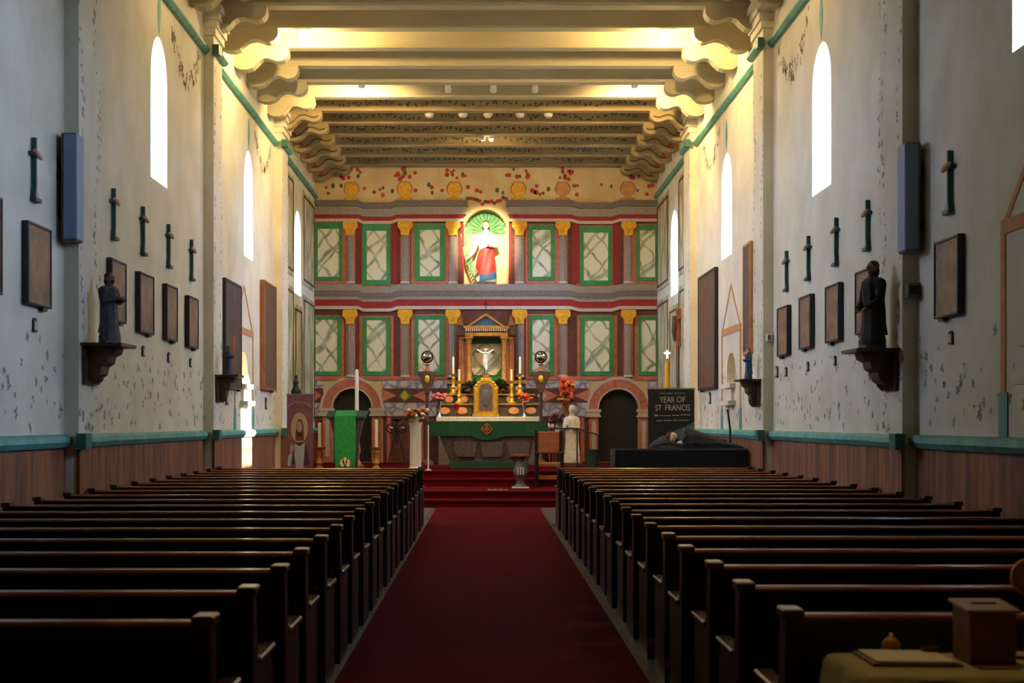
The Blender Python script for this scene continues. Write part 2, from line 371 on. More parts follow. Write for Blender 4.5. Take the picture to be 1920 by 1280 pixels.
for i, (d, side) in enumerate(((DL, 'left'), (DR, 'right'))):
    t = bpy.data.objects.new('door_%d' % (i + 1), None); COL.objects.link(t); loc = Vector(((d[0] + d[1]) / 2, D, .6)); t.location = loc; ORI[t.name] = loc
    struct(t, 'dark arched doorway at the %s of the altar with a pink painted arch' % side, 'door')
    MB().box(d[0] - .03, d[1] + .03, D + .3, D + .36, .6, bz(725)).build('door_leaf', 'door_dark', t)
    c, r = (d[0] + d[1]) / 2, (d[1] - d[0]) / 2
    zs = bz(765 + 2 * i); r2 = r + .24; r3 = r2 + .07; hh = .5
    def ring(ra, rb, y, m, name, na=9, gap=.0):
        for k in range(na):          # voussoirs one by one
            t0, t1 = math.pi * k / na + gap, math.pi * (k + 1) / na - gap
            q = [(c - ra * math.cos(a), zs + ra * math.sin(a)) for a in (t0, (t0 + t1) / 2, t1)] + [(c - rb * math.cos(a), zs + rb * math.sin(a)) for a in (t1, (t0 + t1) / 2, t0)]
            MB().prism(q, 'y', D - y, D).build(name, m, t)
    ring(r, r + .035, .055, 'r_light', 'arch_bead', 5)
    ring(r + .035, r2, .04, 'r_pink', 'voussoir', 11, .006)
    ring(r2, r3, .055, 'r_light', 'arch_bead', 5)
    for s in (-1, 1):
        xa, xb = sorted((c + s * (r - .06), c + s * (r3 + .03)))
        MB().box(xa, xb, D - .1, D, zs - .07, zs).box(xa + .03, xb - .03, D - .08, D, zs - .15, zs - .07).box(xa, xb, D - .1, D, zs - .2, zs - .15).build('impost', 'r_light', t)
        MB().box(*sorted((c + s * r, c + s * r2)), D - .05, D, .6, zs - .2).build('jamb', 'r_pink', t)
        MB().box(*sorted((c + s * (r + .07), c + s * (r2 - .07))), D - .06, D - .05, .75, zs - .3).build('jamb_panel', 'r_light', t)

# dado, moulding rails, pilasters
PIL = {-1: [(14.68, 15.45), (21.95, 22.65), (29.3, 30.2)], 1: [(14.35, 15.15), (21.55, 22.36), (29.3, 30.2)]}
PR = .15
tn = 1
for sgn, side in ((-1, 'left'), (1, 'right')):
    # run of wall planes: list of (y0, y1, offset)
    runs = []; cur = Y0
    for a, b in PIL[sgn]: runs += [(cur, a, 0), (a, b, PR)]; cur = b
    runs.append((cur, D, 0))
    bb = MB()
    for a, b, off in runs: bb.box(*sorted((sgn * (WX - off + .02), sgn * (WX - off - .012))), a - (.012 if off else 0), b + (.012 if off else 0), 0, 1.36)
    o = bb.build('baseboard_' + side, 'dado'); struct(o, 'orange marbled dado along the foot of the %s wall' % side, 'baseboard')
    for k, (a, b) in enumerate(PIL[sgn]):
        mb = MB().box(*sorted((sgn * WX, sgn * (WX - PR))), a, b, 0, 8.0)
        p = mb.build('pilaster', 'plaster', walls[sgn])
        mb = MB()                # stepped capital under the beams
        for j in range(4): mb.box(*sorted((sgn * WX, sgn * (WX - PR - .035 * (j + 1)))), a - .03 * (j + 1), b + .03 * (j + 1), 7.5 + .11 * j, 7.5 + .11 * (j + 1))
        mb.build('capital', 'plaster', p)
    for z, r, nm, m, lb in ((1.41, .07, 'trim_', 'green_trim', 'low green moulding rail on top of the dado along the %s wall'), (7.27, .06, 'trim_', 'green_trim', 'high green moulding rail under the beams along the %s wall')):
        t = bpy.data.objects.new('trim_%d' % tn, None); COL.objects.link(t); t.location = (sgn * WX, Y0, z); ORI[t.name] = Vector(t.location); tn += 1
        struct(t, lb % side, 'moulding')
        for a, b, off in runs:
            pts = [(sgn * (WX - off), z - r), (sgn * (WX - off - .05), z - r * .9), (sgn * (WX - off - .09), z - .01), (sgn * (WX - off - .08), z + r * .6), (sgn * (WX - off - .03), z + r), (sgn * (WX - off), z + r)]
            e = .09 if off else 0
            MB().prism(pts, 'y', a - e, b + e).build('rail', m, t, smooth=True)
            if off: MB().box(*sorted((sgn * (WX - off - .1), sgn * (WX - off))), a - .1, a + .12, z - r - .01, z + r + .01).build('rail_block', 'green_dark', t)

# green drops painted above the windows
for sgn, wins in ((-1, WINL), (1, WINR)):
    for i, w in enumerate(wins):
        if i == 2: continue
        ym = (w[0] + w[1]) / 2; z = w[3] + .04
        pts = [(ym, z), (ym + .08, z + .2), (ym + .09, z + .32), (ym + .05, z + .5), (ym, z + .56), (ym - .05, z + .5), (ym - .09, z + .32), (ym - .08, z + .2)]
        MB().prism(pts, 'x', *sorted((sgn * WX, sgn * (WX - .006)))).build('painted_drop', 'green_trim', walls[sgn])
# orange painted gables round the niches
def strip(sgn, a, b, w, m='orange_paint', th=.008):
    (y0, z0), (y1, z1) = a, b; d = Vector((y1 - y0, z1 - z0)).normalized() * w / 2; n_ = (-d.y, d.x)
    return MB().prism([(y0 + n_[0], z0 + n_[1]), (y1 + n_[0], z1 + n_[1]), (y1 - n_[0], z1 - n_[1]), (y0 - n_[0], z0 - n_[1])], 'x', *sorted((sgn * WX, sgn * (WX - th)))).build('painted_gable', m, walls[sgn])
for sgn, yc in ((-1, 25.6), (1, 25.25), (1, 11.0)):
    for s in (-1, 1):
        strip(sgn, (yc + s * .95, 3.22), (yc, 4.02), .06); strip(sgn, (yc + s * .95, 1.5), (yc + s * .95, 3.25), .1, th=.01)
        strip(sgn, (yc + s * .95, 1.48), (yc + s * .95, 1.85), .2, 'green_trim', th=.012)
    strip(sgn, (yc - 1.0, 3.22), (yc + 1.0, 3.22), .12, th=.012)

# painted vines and sprigs (flat paint, uncountable)
def sprig(mb, sgn, y, z, s, off, up=False):
    X = sgn * (WX - off - .003)
    k = random.randint(3, 5); a0 = random.uniform(0, 6.28)
    mb.cur = 0 if random.random() < .6 else 1
    for i in range(k):
        a = a0 + i * 6.28 / k + random.uniform(-.3, .3); l = s * random.uniform(.6, 1.2); w = l * .3
        c, sn = math.cos(a), math.sin(a)
        mb.poly([(X, y, z), (X, y + c * l * .5 - sn * w, z + sn * l * .5 + c * w), (X, y + c * l, z + sn * l), (X, y + c * l * .5 + sn * w, z + sn * l * .5 - c * w)])
    if up:
        mb.cur = 1; mb.poly([(X, y - .006, z), (X, y + .006, z), (X, y + .01 + random.uniform(-.05, .05), z - s * 3), (X, y + random.uniform(-.05, .05), z - s * 3)])
for sgn in (-1, 1):
    mb = MB()
    y = 9.0
    while y < 29.2:                 # sprigs above the dado
        off = PR if any(a < y < b for a, b in PIL[sgn]) else 0
        for _ in range(2): sprig(mb, sgn, y + random.uniform(-.1, .1), random.choice((1.62, 1.75, 1.9, 2.05, 2.2, 2.35)) + random.uniform(-.08, .08), random.uniform(.035, .075), off)
        y += random.uniform(.1, .22)
    for a, b in PIL[sgn]:           # vines on both edges of each pilaster and on the wall next to it
        for yy, off in ((a + .1, PR), (b - .12, PR), (b + .55, 0)):
            z = 1.7
            while z < 7.1:
                if random.random() < .8: sprig(mb, sgn, yy + .06 * math.sin(z * 3) + random.uniform(-.04, .04), z, random.uniform(.03, .06), off)
                z += random.uniform(.06, .16)
    for w in (WINL if sgn < 0 else WINR)[:2]:   # swags hanging under the high rail
        for _ in range(60):
            t = random.random(); yy = w[1] + .2 + t * 2.0; zz = 7.05 - .5 * math.sin(t * 3.14) + random.uniform(-.16, .1)
            if not any(a - .1 < yy < b + .1 for a, b in PIL[sgn]): sprig(mb, sgn, yy, zz, random.uniform(.04, .08), 0)
    for _ in range(40):
        pass
    mb.build('painted_vines', ['leaf_wall', 'stem_wall'], walls[sgn], stuff=True)
    # painted marble panels of the sanctuary walls
    wz = (WINL if sgn < 0 else WINR)[2]
    pn = [(30.35, wz[0] - .25, 1.6, 4.6), (30.35, wz[0] - .25, 4.85, 7.05), (wz[1] + .3, D - .2, 1.6, 4.6), (wz[1] + .3, D - .2, 4.85, 7.05), (wz[0] - .1, wz[1] + .1, 1.6, wz[2] - .25)]
    for a, b, z0, z1 in pn:
        xs = sorted((sgn * WX, sgn * (WX - .02)))
        p = MB().box(*xs, a, b, z0, z1).build('wall_panel', 'chancel', walls[sgn])
        mb = MB(); xs2 = sorted((sgn * (WX - .02), sgn * (WX - .035)))
        for q in ((a + .08, a + .13, z0 + .1, z1 - .1), (b - .13, b - .08, z0 + .1, z1 - .1), (a + .08, b - .08, z1 - .14, z1 - .1), (a + .08, b - .08, z0 + .1, z0 + .14)): mb.box(*xs2, *q)
        mb.build('panel_moulding', 'line_dark', p)

# ---------------------------------------------------------------- beams and corbels
YB = [22.1 + 1.243 * k for k in range(-14, 12)]
prof = [(0, 0), (0, -.30), (.05, -.34), (.12, -.36), (.22, -.36), (.31, -.33), (.38, -.27), (.43, -.21), (.49, -.175), (.57, -.165), (.64, -.185), (.72, -.215), (.79, -.215), (.86, -.19), (.91, -.14), (.93, -.08), (.925, 0)]
def off_prof(d): return [(x, z + (d if z < -.05 else 0)) for x, z in prof]
lamp_rows = []
for k, yb in enumerate(YB):
    deco = k - 14 >= 6
    m = 'beam_deco' if deco else 'beam_paint'
    b = MB().box(-WX, WX, yb, yb + .26, 8.0, ZC).build('beam', m, ce, bevel=.012)
    MB().box(-WX, WX, yb - .012, yb, 8.03, 8.055).build('bead', m, b)
    for sgn in (-1, 1):
        mb = MB().prism([(sgn * (WX - x), 8.0 + z) for x, z in prof], 'y', yb + .02, yb + .24)
        c = mb.build('corbel', m, b, smooth=False)
        mb = MB()            # proud rim along the scroll edge
        for (x0, z0), (x1, z1) in zip(prof[1:-1], prof[2:-1]):
            mb.prism([(sgn * (WX - x0), 8 + z0 - .012), (sgn * (WX - x1), 8 + z1 - .012), (sgn * (WX - x1), 8 + z1 + .02), (sgn * (WX - x0), 8 + z0 + .02)], 'y', yb + .005, yb + .255)
        mb.build('corbel_rim', m, b)
        if deco:
            mb = MB(); pts = [(x, z + .07) for x, z in prof[3:14]]
            for (x0, z0), (x1, z1) in zip(pts, pts[1:]): mb.prism([(sgn * (WX - x0), 8 + z0), (sgn * (WX - x1), 8 + z1), (sgn * (WX - x1), 8 + z1 + .03), (sgn * (WX - x0), 8 + z0 + .03)], 'y', yb + .014, yb + .02)
            mb.cur = 1
            for j in range(5): a = j * 1.25; mb.prism([(sgn * (WX - .2 - .05 * math.cos(a + q)), 8 - .22 + .05 * math.sin(a + q)) for q in (0, .4, .8)] + [(sgn * (WX - .2), 7.78)], 'y', yb + .013, yb + .02)
            mb.build('painted_scroll', ['line_dark', 'rose'], b)
    if deco:                 # painted vine on the near face of the beam
        mb = MB(); x = -3.3
        while x < 3.3:
            for _ in range(3):
                a = random.uniform(0, 6.28); l = random.uniform(.03, .07); z = 8.15 + .035 * math.sin(x * 5) + random.uniform(-.03, .03)
                mb.poly([(x, yb - .003, z), (x + l * .5 * math.cos(a) - .02 * math.sin(a), yb - .003, z + l * .5 * math.sin(a) + .02 * math.cos(a)), (x + l * math.cos(a), yb - .003, z + l * math.sin(a)), (x + l * .5 * math.cos(a) + .02 * math.sin(a), yb - .003, z + l * .5 * math.sin(a) - .02 * math.cos(a))])
            x += random.uniform(.05, .16)
        mb.build('painted_vine', 'leaf_beam', b, stuff=True)
def beam(k): return YB[14 + k - 1]      # k = 1 for the nearest beam in view

# ---------------------------------------------------------------- lamps on the beams
def spot_lamp(x, y, z, aim, power, size, label, blend=.5, col=(1, .72, .32), rad=.06, point=False, name='spotlight'):
    t = thing(name, label, 'lamp', (x, y, z + .14), 'spotlights on the beams')
    d = (Vector(aim) - Vector((x, y, z))).normalized(); p = Vector((x, y, z))
    MB().box(x - .04, x + .04, y - .03, y + .03, z + .09, z + .14).build('bracket', 'fixture', t)
    MB().tube([p - d * .1 + Vector((0, 0, .03)), p - d * .09, p - d * .03, p + d * .0], [.03, .055, .062, .066], 12).build('housing', 'fixture', t, smooth=True)
    br = .085 if point else .05; MB().ball(p + d * (.06 if point else .02), br, None, None, 14, 10).build('bulb', 'bulb', t, smooth=True)
    if power:
        l = bpy.data.lights.new('lamp_light', 'POINT' if point else 'SPOT'); l.energy = power * LAMP
        if not point: l.spot_size = R(size); l.spot_blend = blend
        l.color = col; l.shadow_soft_size = rad
        o = bpy.data.objects.new('lamp_light', l); COL.objects.link(o); o.parent = t; o.location = p + d * (.06 if point else .09) + Vector((0, .11 if point else 0, -.06 if point else 0)) - ORI[t.name]; o.rotation_euler = d.to_track_quat('-Z', 'Y').to_euler()
for i, px in enumerate((570, 1248)):
    Y = beam(2) + .34; x = (px - CX) * Y / F
    spot_lamp(x, Y, 7.99, (x, Y - .5, 7.4), 300, 0, 'bright bare spotlight on the second beam near the %s wall' % ('left', 'right')[i], point=True)
for i, px in enumerate((678, 1190)):
    Y = beam(5) + .34; x = (px - CX) * Y / F
    spot_lamp(x, Y, 7.99, (x * 1.15, Y + 2.0, 6.0), 470, 170, 'bright spotlight on the fifth beam towards the %s wall' % ('left', 'right')[i])
Y = beam(9) + .33
spot_lamp(-.07, Y, 7.99, (bx(911), D, bz(455)), 5600, 27, 'glowing spotlight in mid beam aimed at the niche statue', 1.0, (1, .84, .56), .05)
spot_lamp(.12, Y, 7.99, (0, 34.7, 2.2), 3000, 34, 'glowing spotlight in mid beam aimed down at the altar', 1.0, rad=.05)
for sx, lb in ((-1, 'left'), (1, 'right')):
    Y = beam(-2) + .34; spot_lamp(sx * 2.9, Y, 7.99, (sx * 2.9, Y - .5, 7.4), 55, 0, 'warm bare spotlight high over the middle pews, %s side' % lb, point=True)
l = bpy.data.lights.new('beam_glow', 'POINT'); l.energy = 14; l.color = (1, .72, .36); l.shadow_soft_size = .06
o = bpy.data.objects.new('beam_glow', l); COL.objects.link(o); o.location = (.02, beam(9) + .5, 7.93)
# unlit fixtures
def fixture(px, k, label, dome):
    Y = beam(k) + .3; x = (px - CX) * Y / F
    t = thing('ceiling_fixture', label, 'lamp', (x, Y, 7.99 + .09), 'unlit fixtures on the beams')
    MB().box(x - .05, x + .05, Y - .04, Y + .05, 8.03, 8.08).build('bracket', 'fixture', t)
    if dome: MB().lathe([(.03, .05), (.08, .04), (.1, 0), (.07, -.06), (.02, -.08)], (x, Y, 7.99), 14).build('dome', 'fixture', t, smooth=True)
    else: MB().tube([(x, Y - .04, 8.02), (x, Y + .02, 7.97), (x, Y + .1, 7.93)], [.05, .06, .065], 12).build('housing', 'fixture', t, smooth=True)
for px, s in ((840, 'left of centre'), (925, 'at the centre'), (1003, 'right of centre')): fixture(px, 5, 'small unlit grey fixture on the fifth beam, ' + s, False)
for px, s in ((805, 'leftmost of five'), (868, 'second from left'), (915, 'middle of five'), (975, 'fourth from left'), (1028, 'rightmost of five')): fixture(px, 7, 'small pale dome fixture on the first flowered beam, ' + s, True)

# ---------------------------------------------------------------- painted retable on the end wall
rt = thing('retable', 'painted two-tier altar retable with green panels, red bands and yellow capitals', 'retable', (0, D, .6))
def rb(x0, x1, y0, y1, d, name, m, par=rt, d0=0.0): return MB().box(bx(x0), bx(x1), D - d, D - d0, bz(y1), bz(y0)).build(name, m, par)
def band(x0, x1, yt, yb, d, name, m, dips, drop):
    pts = [(x0, 0)]
    for a, b, c, e in dips: pts += [(a, 0), (b, 1), (c, 1), (e, 0)]
    pts.append((x1, 0)); pts = [(max(x0, min(x1, p)), q) for p, q in pts]
    poly = [(bx(p), bz(yt + q * drop)) for p, q in pts] + [(bx(p), bz(yb + q * drop)) for p, q in reversed(pts)]
    return MB().prism(poly, 'y', D - d, D).build(name, m, rt)
dl = (672, 681, 733, 746); dr = (1069, 1086, 1147, 1161)
# backing of both tiers
rb(585, 868, 414, 540, .012, 'upper_backing', 'r_brown'); rb(954, 1237, 414, 540, .012, 'upper_backing', 'r_brown')
rb(585, 1237, 576, 712, .012, 'lower_backing', 'r_brown')
for (x0, x1, dip) in ((585, 877, dl), (949, 1237, dr)):
    band(x0, x1, 376.5, 388, .17, 'cornice', 'r_grey2', [dip], 4.5)
    band(x0 + (3 if x0 > 800 else 0), x1 - (3 if x1 < 1000 else 0), 388, 403, .12, 'cornice', 'r_grey', [dip], 4.5)
    band(x0 + (6 if x0 > 800 else 0), x1 - (7 if x1 < 1000 else 0), 403, 410.5, .08, 'red_band', 'r_red', [dip], 4.5)
    band(x0 + (6 if x0 > 800 else 0), x1 - (7 if x1 < 1000 else 0), 410.5, 416, .09, 'light_band', 'r_light', [dip], 4.5)
band(585, 1237, 533, 545, .09, 'base_band', 'r_grey', [dl, dr], 4.5)
band(585, 1237, 545, 556, .13, 'base_band', 'r_grey2', [dl, dr], 4.5)
band(585, 1237, 556, 562, .11, 'base_band', 'r_grey', [dl, dr], 4.5)
band(585, 1237, 562, 574, .08, 'red_band', 'r_red', [dl, dr], 4.5)
band(585, 1237, 574, 580, .1, 'light_band', 'r_light', [dl, dr], 4.5)
def panel(x0, x1, y0, y1, mx, my, border):
    if border:
        rb(x0 - 6, x1 + 6, y0 - 2, y1 + 6, .022, 'panel_border', 'r_pink')
    p = rb(x0, x1, y0, y1, .03, 'green_frame', 'r_green')
    a, b, c, e = x0 + mx[0], x1 - mx[1], y0 + my[0], y1 - my[1]
    mb = MB()
    for q in ((x0, a, y0, y1), (b, x1, y0, y1), (a, b, y0, c), (a, b, e, y1)): mb.box(bx(q[0]), bx(q[1]), D - .06, D - .03, bz(q[3]), bz(q[2]))
    mb.build('frame_moulding', 'r_green', p)
    rb(a, b, c, e, .036, 'marble_panel', 'r_marble', p, .03)
panel(585, 642, 418, 526, (11, 6), (11, 7), True); panel(679, 733, 421, 535, (9, 8), (12, 10), True); panel(777, 834, 421, 526, (10, 9), (10, 8), True)
panel(991, 1040, 422, 526, (7, 7), (9, 7), True); panel(1087, 1147, 425, 535, (7, 7), (11, 9), True); panel(1193, 1236, 422, 526, (6, 8), (10, 6), True)
panel(585, 640, 593, 704, (7, 7), (6, 8), True); panel(680, 732, 594, 704, (8, 8), (6, 8), True); panel(777, 834, 591, 704, (7, 10), (8, 8), True)
panel(992, 1039, 591, 704, (6, 8), (8, 8), True); panel(1088, 1151, 593, 704, (8, 9), (8, 8), True); panel(1196, 1236, 593, 704, (6, 7), (7, 8), True)
for x0, x1 in ((672, 679), (733, 745), (866, 870), (954, 959), (1072, 1086), (1149, 1162)): rb(x0, x1, 420, 532, .028, 'red_strip', 'r_deepred')
for tier, (ct, cb, sb) in enumerate(((416, 442, 532), (581, 608, 707))):
    for cx in (657, 760, 849.5, 974, 1055, 1178):
        c = bx(cx); w = .095
        sh = MB()
        n_ = 10; ring_ = []
        for i in range(n_ + 1):       # fluted half column
            a = math.pi * i / n_; r = w * (1.0 if i % 2 == 0 else .88); ring_.append((c - r * math.cos(a), D - .02 - r * math.sin(a) * .8))
        sh.prism(ring_ + [(c + w, D), (c - w, D)], 'z', bz(sb), bz(cb))
        col = sh.build('column', 'r_grey', rt)
        rb(cx - 9, cx + 9, ct, sb + 1, .02, 'column_back', 'r_pink')
        mb = MB(); z0, z1 = bz(cb), bz(ct)
        pr = [(-.1, z0), (-.105, z0 + .08), (-.13, z0 + .15), (-.185, z0 + .2), (-.19, z1 - .06), (-.17, z1)]
        mb.prism([(c + x, z) for x, z in pr] + [(c - x, z) for x, z in reversed(pr)], 'y', D - .13, D)
        for s in (-1, 1): mb.tube([(c + s * .12, D - .15, z0 + .23), (c + s * .12, D - .1, z0 + .23)], [.05, .055], 10)
        mb.ball((c, D - .13, z0 + .12), .04, .02, .06, 8, 6)
        mb.build('capital', 'r_yellow', col, smooth=True)
        MB().lathe([(.125, 0), (.125, .03), (.1, .06)], (c, D - .03, bz(sb) - .0), 14, 1, .7).build('column_base', 'r_light', col, smooth=True)
# dado zone of the retable
rb(585, 820, 705, 712, .05, 'base_moulding', 'r_pink'); rb(1005, 1237, 705, 712, .05, 'base_moulding', 'r_pink')
for x0, x1 in ((585, 606), (718, 850), (980, 1104), (1214, 1237)):
    rb(x0, x1, 713, 728, .03, 'marbled_band', 'r_bluemarble'); rb(x0, x1, 728, 755, .012, 'diamond_field', 'r_brown'); rb(x0, x1, 755, 780, .03, 'marbled_band', 'r_bluemarble')
    rb(x0, x1, 778, 866, .01, 'lower_field', 'r_brown')
def dia(cx, w, m, hz=13, d=.03): MB().prism([(bx(cx - w), bz(741.5)), (bx(cx), bz(741.5 + hz)), (bx(cx + w), bz(741.5)), (bx(cx), bz(741.5 - hz))], 'y', D - d, D - .012).build('diamond', m, rt)
def tri(xa, xb, m): MB().prism([(bx(xa), bz(729)), (bx(xa), bz(754)), (bx(xb), bz(741.5))], 'y', D - .026, D - .012).build('triangle', m, rt)
for cx in (759, 1062): dia(cx, 13, 'r_green'); dia(cx, 8, 'r_yellow', 9, .04); tri(cx - 43, cx - 15, 'r_pink'); tri(cx + 43, cx + 15, 'r_pink')
for cx in (806, 1016): dia(cx, 9, 'r_light', 11)
tri(587, 603, 'r_pink'); tri(1235, 1217, 'r_pink')
for cx in (729, 790, 1032, 1092): MB().tube([(bx(cx), D - .02, bz(866)), (bx(cx), D - .02, bz(782))], .06, 10).build('half_baluster', 'r_pink', rt, smooth=True)
# painted vases and garlands over the retable
for cx, mm in ((659, 'r_yellow'), (759, 'r_yellow'), (852, 'r_yellow'), (972, 'r_yellow'), (1055, 'orange_paint'), (1177, 'orange_paint')):
    c = bx(cx); z = bz(376.5)
    pr = [(-.17, 0), (-.15, .06), (-.06, .1), (-.09, .13), (-.145, .18), (-.175, .26), (-.17, .34), (-.13, .42), (-.1, .46)]
    v = MB().prism([(c + x, z + q) for x, q in pr] + [(c - x, z + q) for x, q in reversed(pr)], 'y', D - .014, D).build('painted_vase', mm, wb); MB().prism([(c + x * 1.14, z + q * 1.04) for x, q in pr] + [(c - x * 1.14, z + q * 1.04) for x, q in reversed(pr)], 'y', D - .012, D).build('vase_outline', 'wood_orange', v)
    for j in range(15):
        if j < 9: a = random.uniform(.25, 2.9); r = random.uniform(.1, .34); px_, pz_ = c + r * math.cos(a) * 1.1, z + .5 + r * math.sin(a) * .95
        else: px_, pz_ = c + random.choice((-1, 1)) * random.uniform(.24, .68), z + random.uniform(.12, .42)
        rr = random.uniform(.035, .065); isl = j % 4 == 2
        pts = [(px_ + rr * (.75 if isl else 1) * (1 + .12 * (q % 2)) * math.cos(q * .785), pz_ + rr * (1 + .12 * (q % 2)) * math.sin(q * .785)) for q in range(8)]
        MB().prism(pts, 'y', D - .008 - .001 * (j % 4), D).build('painted_leaf' if isl else 'painted_rose', 'leaf' if isl else 'rose', wb)
for j in range(14):       # roses of the garland over the niche
    t = j / 13; px_ = bx(877 + 72 * t); pz_ = bz(377 - 14 * math.cos(t * 6.28) * .3) + random.uniform(-.06, .06); rr = .05
    MB().prism([(px_ + rr * math.cos(q * .785), pz_ + rr * math.sin(q * .785)) for q in range(8)], 'y', D - .008, D).build('painted_rose', 'rose' if j % 3 else 'leaf', wb)
# shell above the statue
c = bx(910.5); zc = bz(434)
for k in range(13):
    a = R(-4) + k * R(188) / 13; b = a + R(188) / 13; m_ = (a + b) / 2; r1 = .5
    q = [(c + .06 * math.cos(a), zc + .06 * math.sin(a)), (c + r1 * .93 * math.cos(a), zc + r1 * 1.08 * math.sin(a)), (c + r1 * 1.02 * math.cos((a + m_) / 2), zc + r1 * 1.2 * math.sin((a + m_) / 2)), (c + r1 * 1.05 * math.cos(m_), zc + r1 * (1.24 if k != 6 else 1.32) * math.sin(m_)), (c + r1 * 1.02 * math.cos((b + m_) / 2), zc + r1 * 1.2 * math.sin((b + m_) / 2)), (c + r1 * .93 * math.cos(b), zc + r1 * 1.08 * math.sin(b)), (c + .06 * math.cos(b), zc + .06 * math.sin(b))]
    mid = (c + .5 * r1 * math.cos(m_), zc + .5 * r1 * math.sin(m_))
    mb = MB(); pk = [(c + .55 * r1 * math.cos(m_), D + .25, zc + .62 * r1 * math.sin(m_))]      # each rib is a ridged wedge
    n0 = len(mb.v); mb.v += [(x, D + .297, z) for x, z in q] + pk
    for i in range(len(q)): mb.face((n0 + i, n0 + (i + 1) % len(q), n0 + len(q)))
    mb.build('shell_rib', 'shell', wb)

# ---------------------------------------------------------------- figures
def figure(name, label, cat, base, h, yaw, robe, robe2, flesh, hairm, pose, plinth='wood_carved', halo=None, group=None, trim=None):
    """standing robed statue; local frame faces -Y then turned by yaw"""
    t = thing(name, label, cat, base, group)
    t.rotation_euler = (0, 0, yaw); ORI[t.name] = Vector((0, 0, 0))
    pl = .05 * h
    MB().prism([(.16 * h * math.cos(a), .13 * h * math.sin(a)) for a in [i * math.pi / 4 + .39 for i in range(8)]], 'z', 0, pl).build('plinth', plinth, t)
    pf = [(.135, 0), (.14, .04), (.125, .12), (.11, .25), (.105, .38), (.1, .48), (.098, .55), (.11, .64), (.118, .71), (.11, .765), (.075, .8), (.04, .82), (.035, .86)]
    MB().lathe([(r * h, pl + z * h * .97) for r, z in pf], (0, 0, 0), 28, 1.08, .8, .07, 8, 3 / h).build('robe', robe, t, smooth=True)
    if robe2:         # mantle over the shoulders and round the hips
        MB().lathe([(r * h * 1.1, pl + z * h * .97) for r, z in pf[2:11]], (0, .02 * h, 0), 28, 1.06, .8, .09, 6, 5 / h).build('mantle', robe2, t, smooth=True)
    hd = MB(); hz = pl + .905 * h
    hd.ball((0, 0, hz), .05 * h, .058 * h, .068 * h, 16, 12); hd.ball((0, -.058 * h, hz - .008 * h), .009 * h, .014 * h, .016 * h, 8, 6)
    hd.ball((0, -.03 * h, hz - .05 * h), .026 * h, .026 * h, .022 * h, 8, 6)
    for s in (-1, 1): hd.ball((s * .05 * h, .004 * h, hz - .004 * h), .008 * h, .012 * h, .017 * h, 6, 6)
    hd.build('head', flesh, t, smooth=True)
    fa = MB()
    for s in (-1, 1): fa.ball((s * .02 * h, -.052 * h, hz + .008 * h), .008 * h, .006 * h, .005 * h, 6, 5)
    fa.ball((0, -.052 * h, hz - .03 * h), .014 * h, .006 * h, .004 * h, 6, 5); fa.build('eyes_and_mouth', 'hair', t)
    hr = MB(); hr.ball((0, .014 * h, hz + .016 * h), .057 * h, .06 * h, .064 * h, 14, 10); hr.ball((0, .04 * h, hz - .05 * h), .05 * h, .035 * h, .07 * h, 12, 8)
    if pose.get('beard'): hr.ball((0, -.042 * h, hz - .062 * h), .03 * h, .022 * h, .036 * h, 10, 8)
    hr.build('hair', hairm, t, smooth=True)
    for s in (-1, 1):
        e, w_ = pose['L' if s < 0 else 'R']
        sh = Vector((s * .105 * h, 0, pl + .74 * h)); e = Vector(e) * h + Vector((0, 0, pl)); w_ = Vector(w_) * h + Vector((0, 0, pl))
        MB().tube([sh + Vector((-s * .03 * h, 0, .02 * h)), sh, (sh + e) / 2, e, (e * .4 + w_ * .6), w_], [.03 * h, .042 * h, .04 * h, .036 * h, .036 * h, .033 * h], 10).build('sleeve', robe2 or robe, t, smooth=True)
        hn = MB(); d = (w_ - e).normalized(); hn.tube([w_ - d * .01 * h, w_ + d * .02 * h, w_ + d * .045 * h], [.014 * h, .02 * h, .015 * h], 8)
        u = d.cross(Vector((0, 0, 1)))
        u = u.normalized() if u.length > .1 else Vector((1, 0, 0))
        for q in range(4): o = u * (q - 1.5) * .0095 * h; hn.tube([w_ + d * .04 * h + o, w_ + d * .062 * h + o, w_ + d * (.078 - .004 * abs(q - 1.5)) * h + o + Vector((0, 0, -.006 * h))], [.0055 * h, .005 * h, .004 * h], 6)
        hn.tube([w_ + d * .015 * h + u * s * .012 * h, w_ + d * .035 * h + u * s * .028 * h, w_ + d * .05 * h + u * s * .03 * h], [.006 * h, .0055 * h, .004 * h], 6)
        hn.build('hand', flesh, t, smooth=True)
    if name == 'robed_statue': t.scale = (1.22, 1.15, 1)
    if halo: MB().lathe([(.085 * h, 0), (.088 * h, .004), (.078 * h, .006)], (0, 0, 0), 18).build('halo', halo, t).location = (0, .03 * h, hz + .075 * h)
    return t
base = Vector((bx(911), D + .1, bz(534)))
st = figure('saint_statue', 'large saint statue in white robe and red mantle under the green shell niche', 'statue', base, 1.58, 0, 'robe_white', None, 'flesh', 'hair', {'L': ((-.19, -.04, .5), (-.26, -.12, .4)), 'R': ((.17, -.04, .56), (.06, -.16, .58))}, 'stone_dark', None)
hh = 1.58
mb = MB(); rr_ = []
for z_, r_, a0, a1 in ((.16, .155, 190, 330), (.25, .15, 190, 345), (.36, .14, 195, 365), (.47, .13, 205, 375), (.56, .13, 230, 380), (.62, .13, 290, 385)):
    rr_.append([(r_ * hh * 1.08 * (1 + .06 * math.cos(i * 1.3)) * math.cos(R(a0 + (a1 - a0) * i / 14)), r_ * hh * .84 * (1 + .06 * math.cos(i * 1.3)) * math.sin(R(a0 + (a1 - a0) * i / 14)), z_ * hh) for i in range(15)])
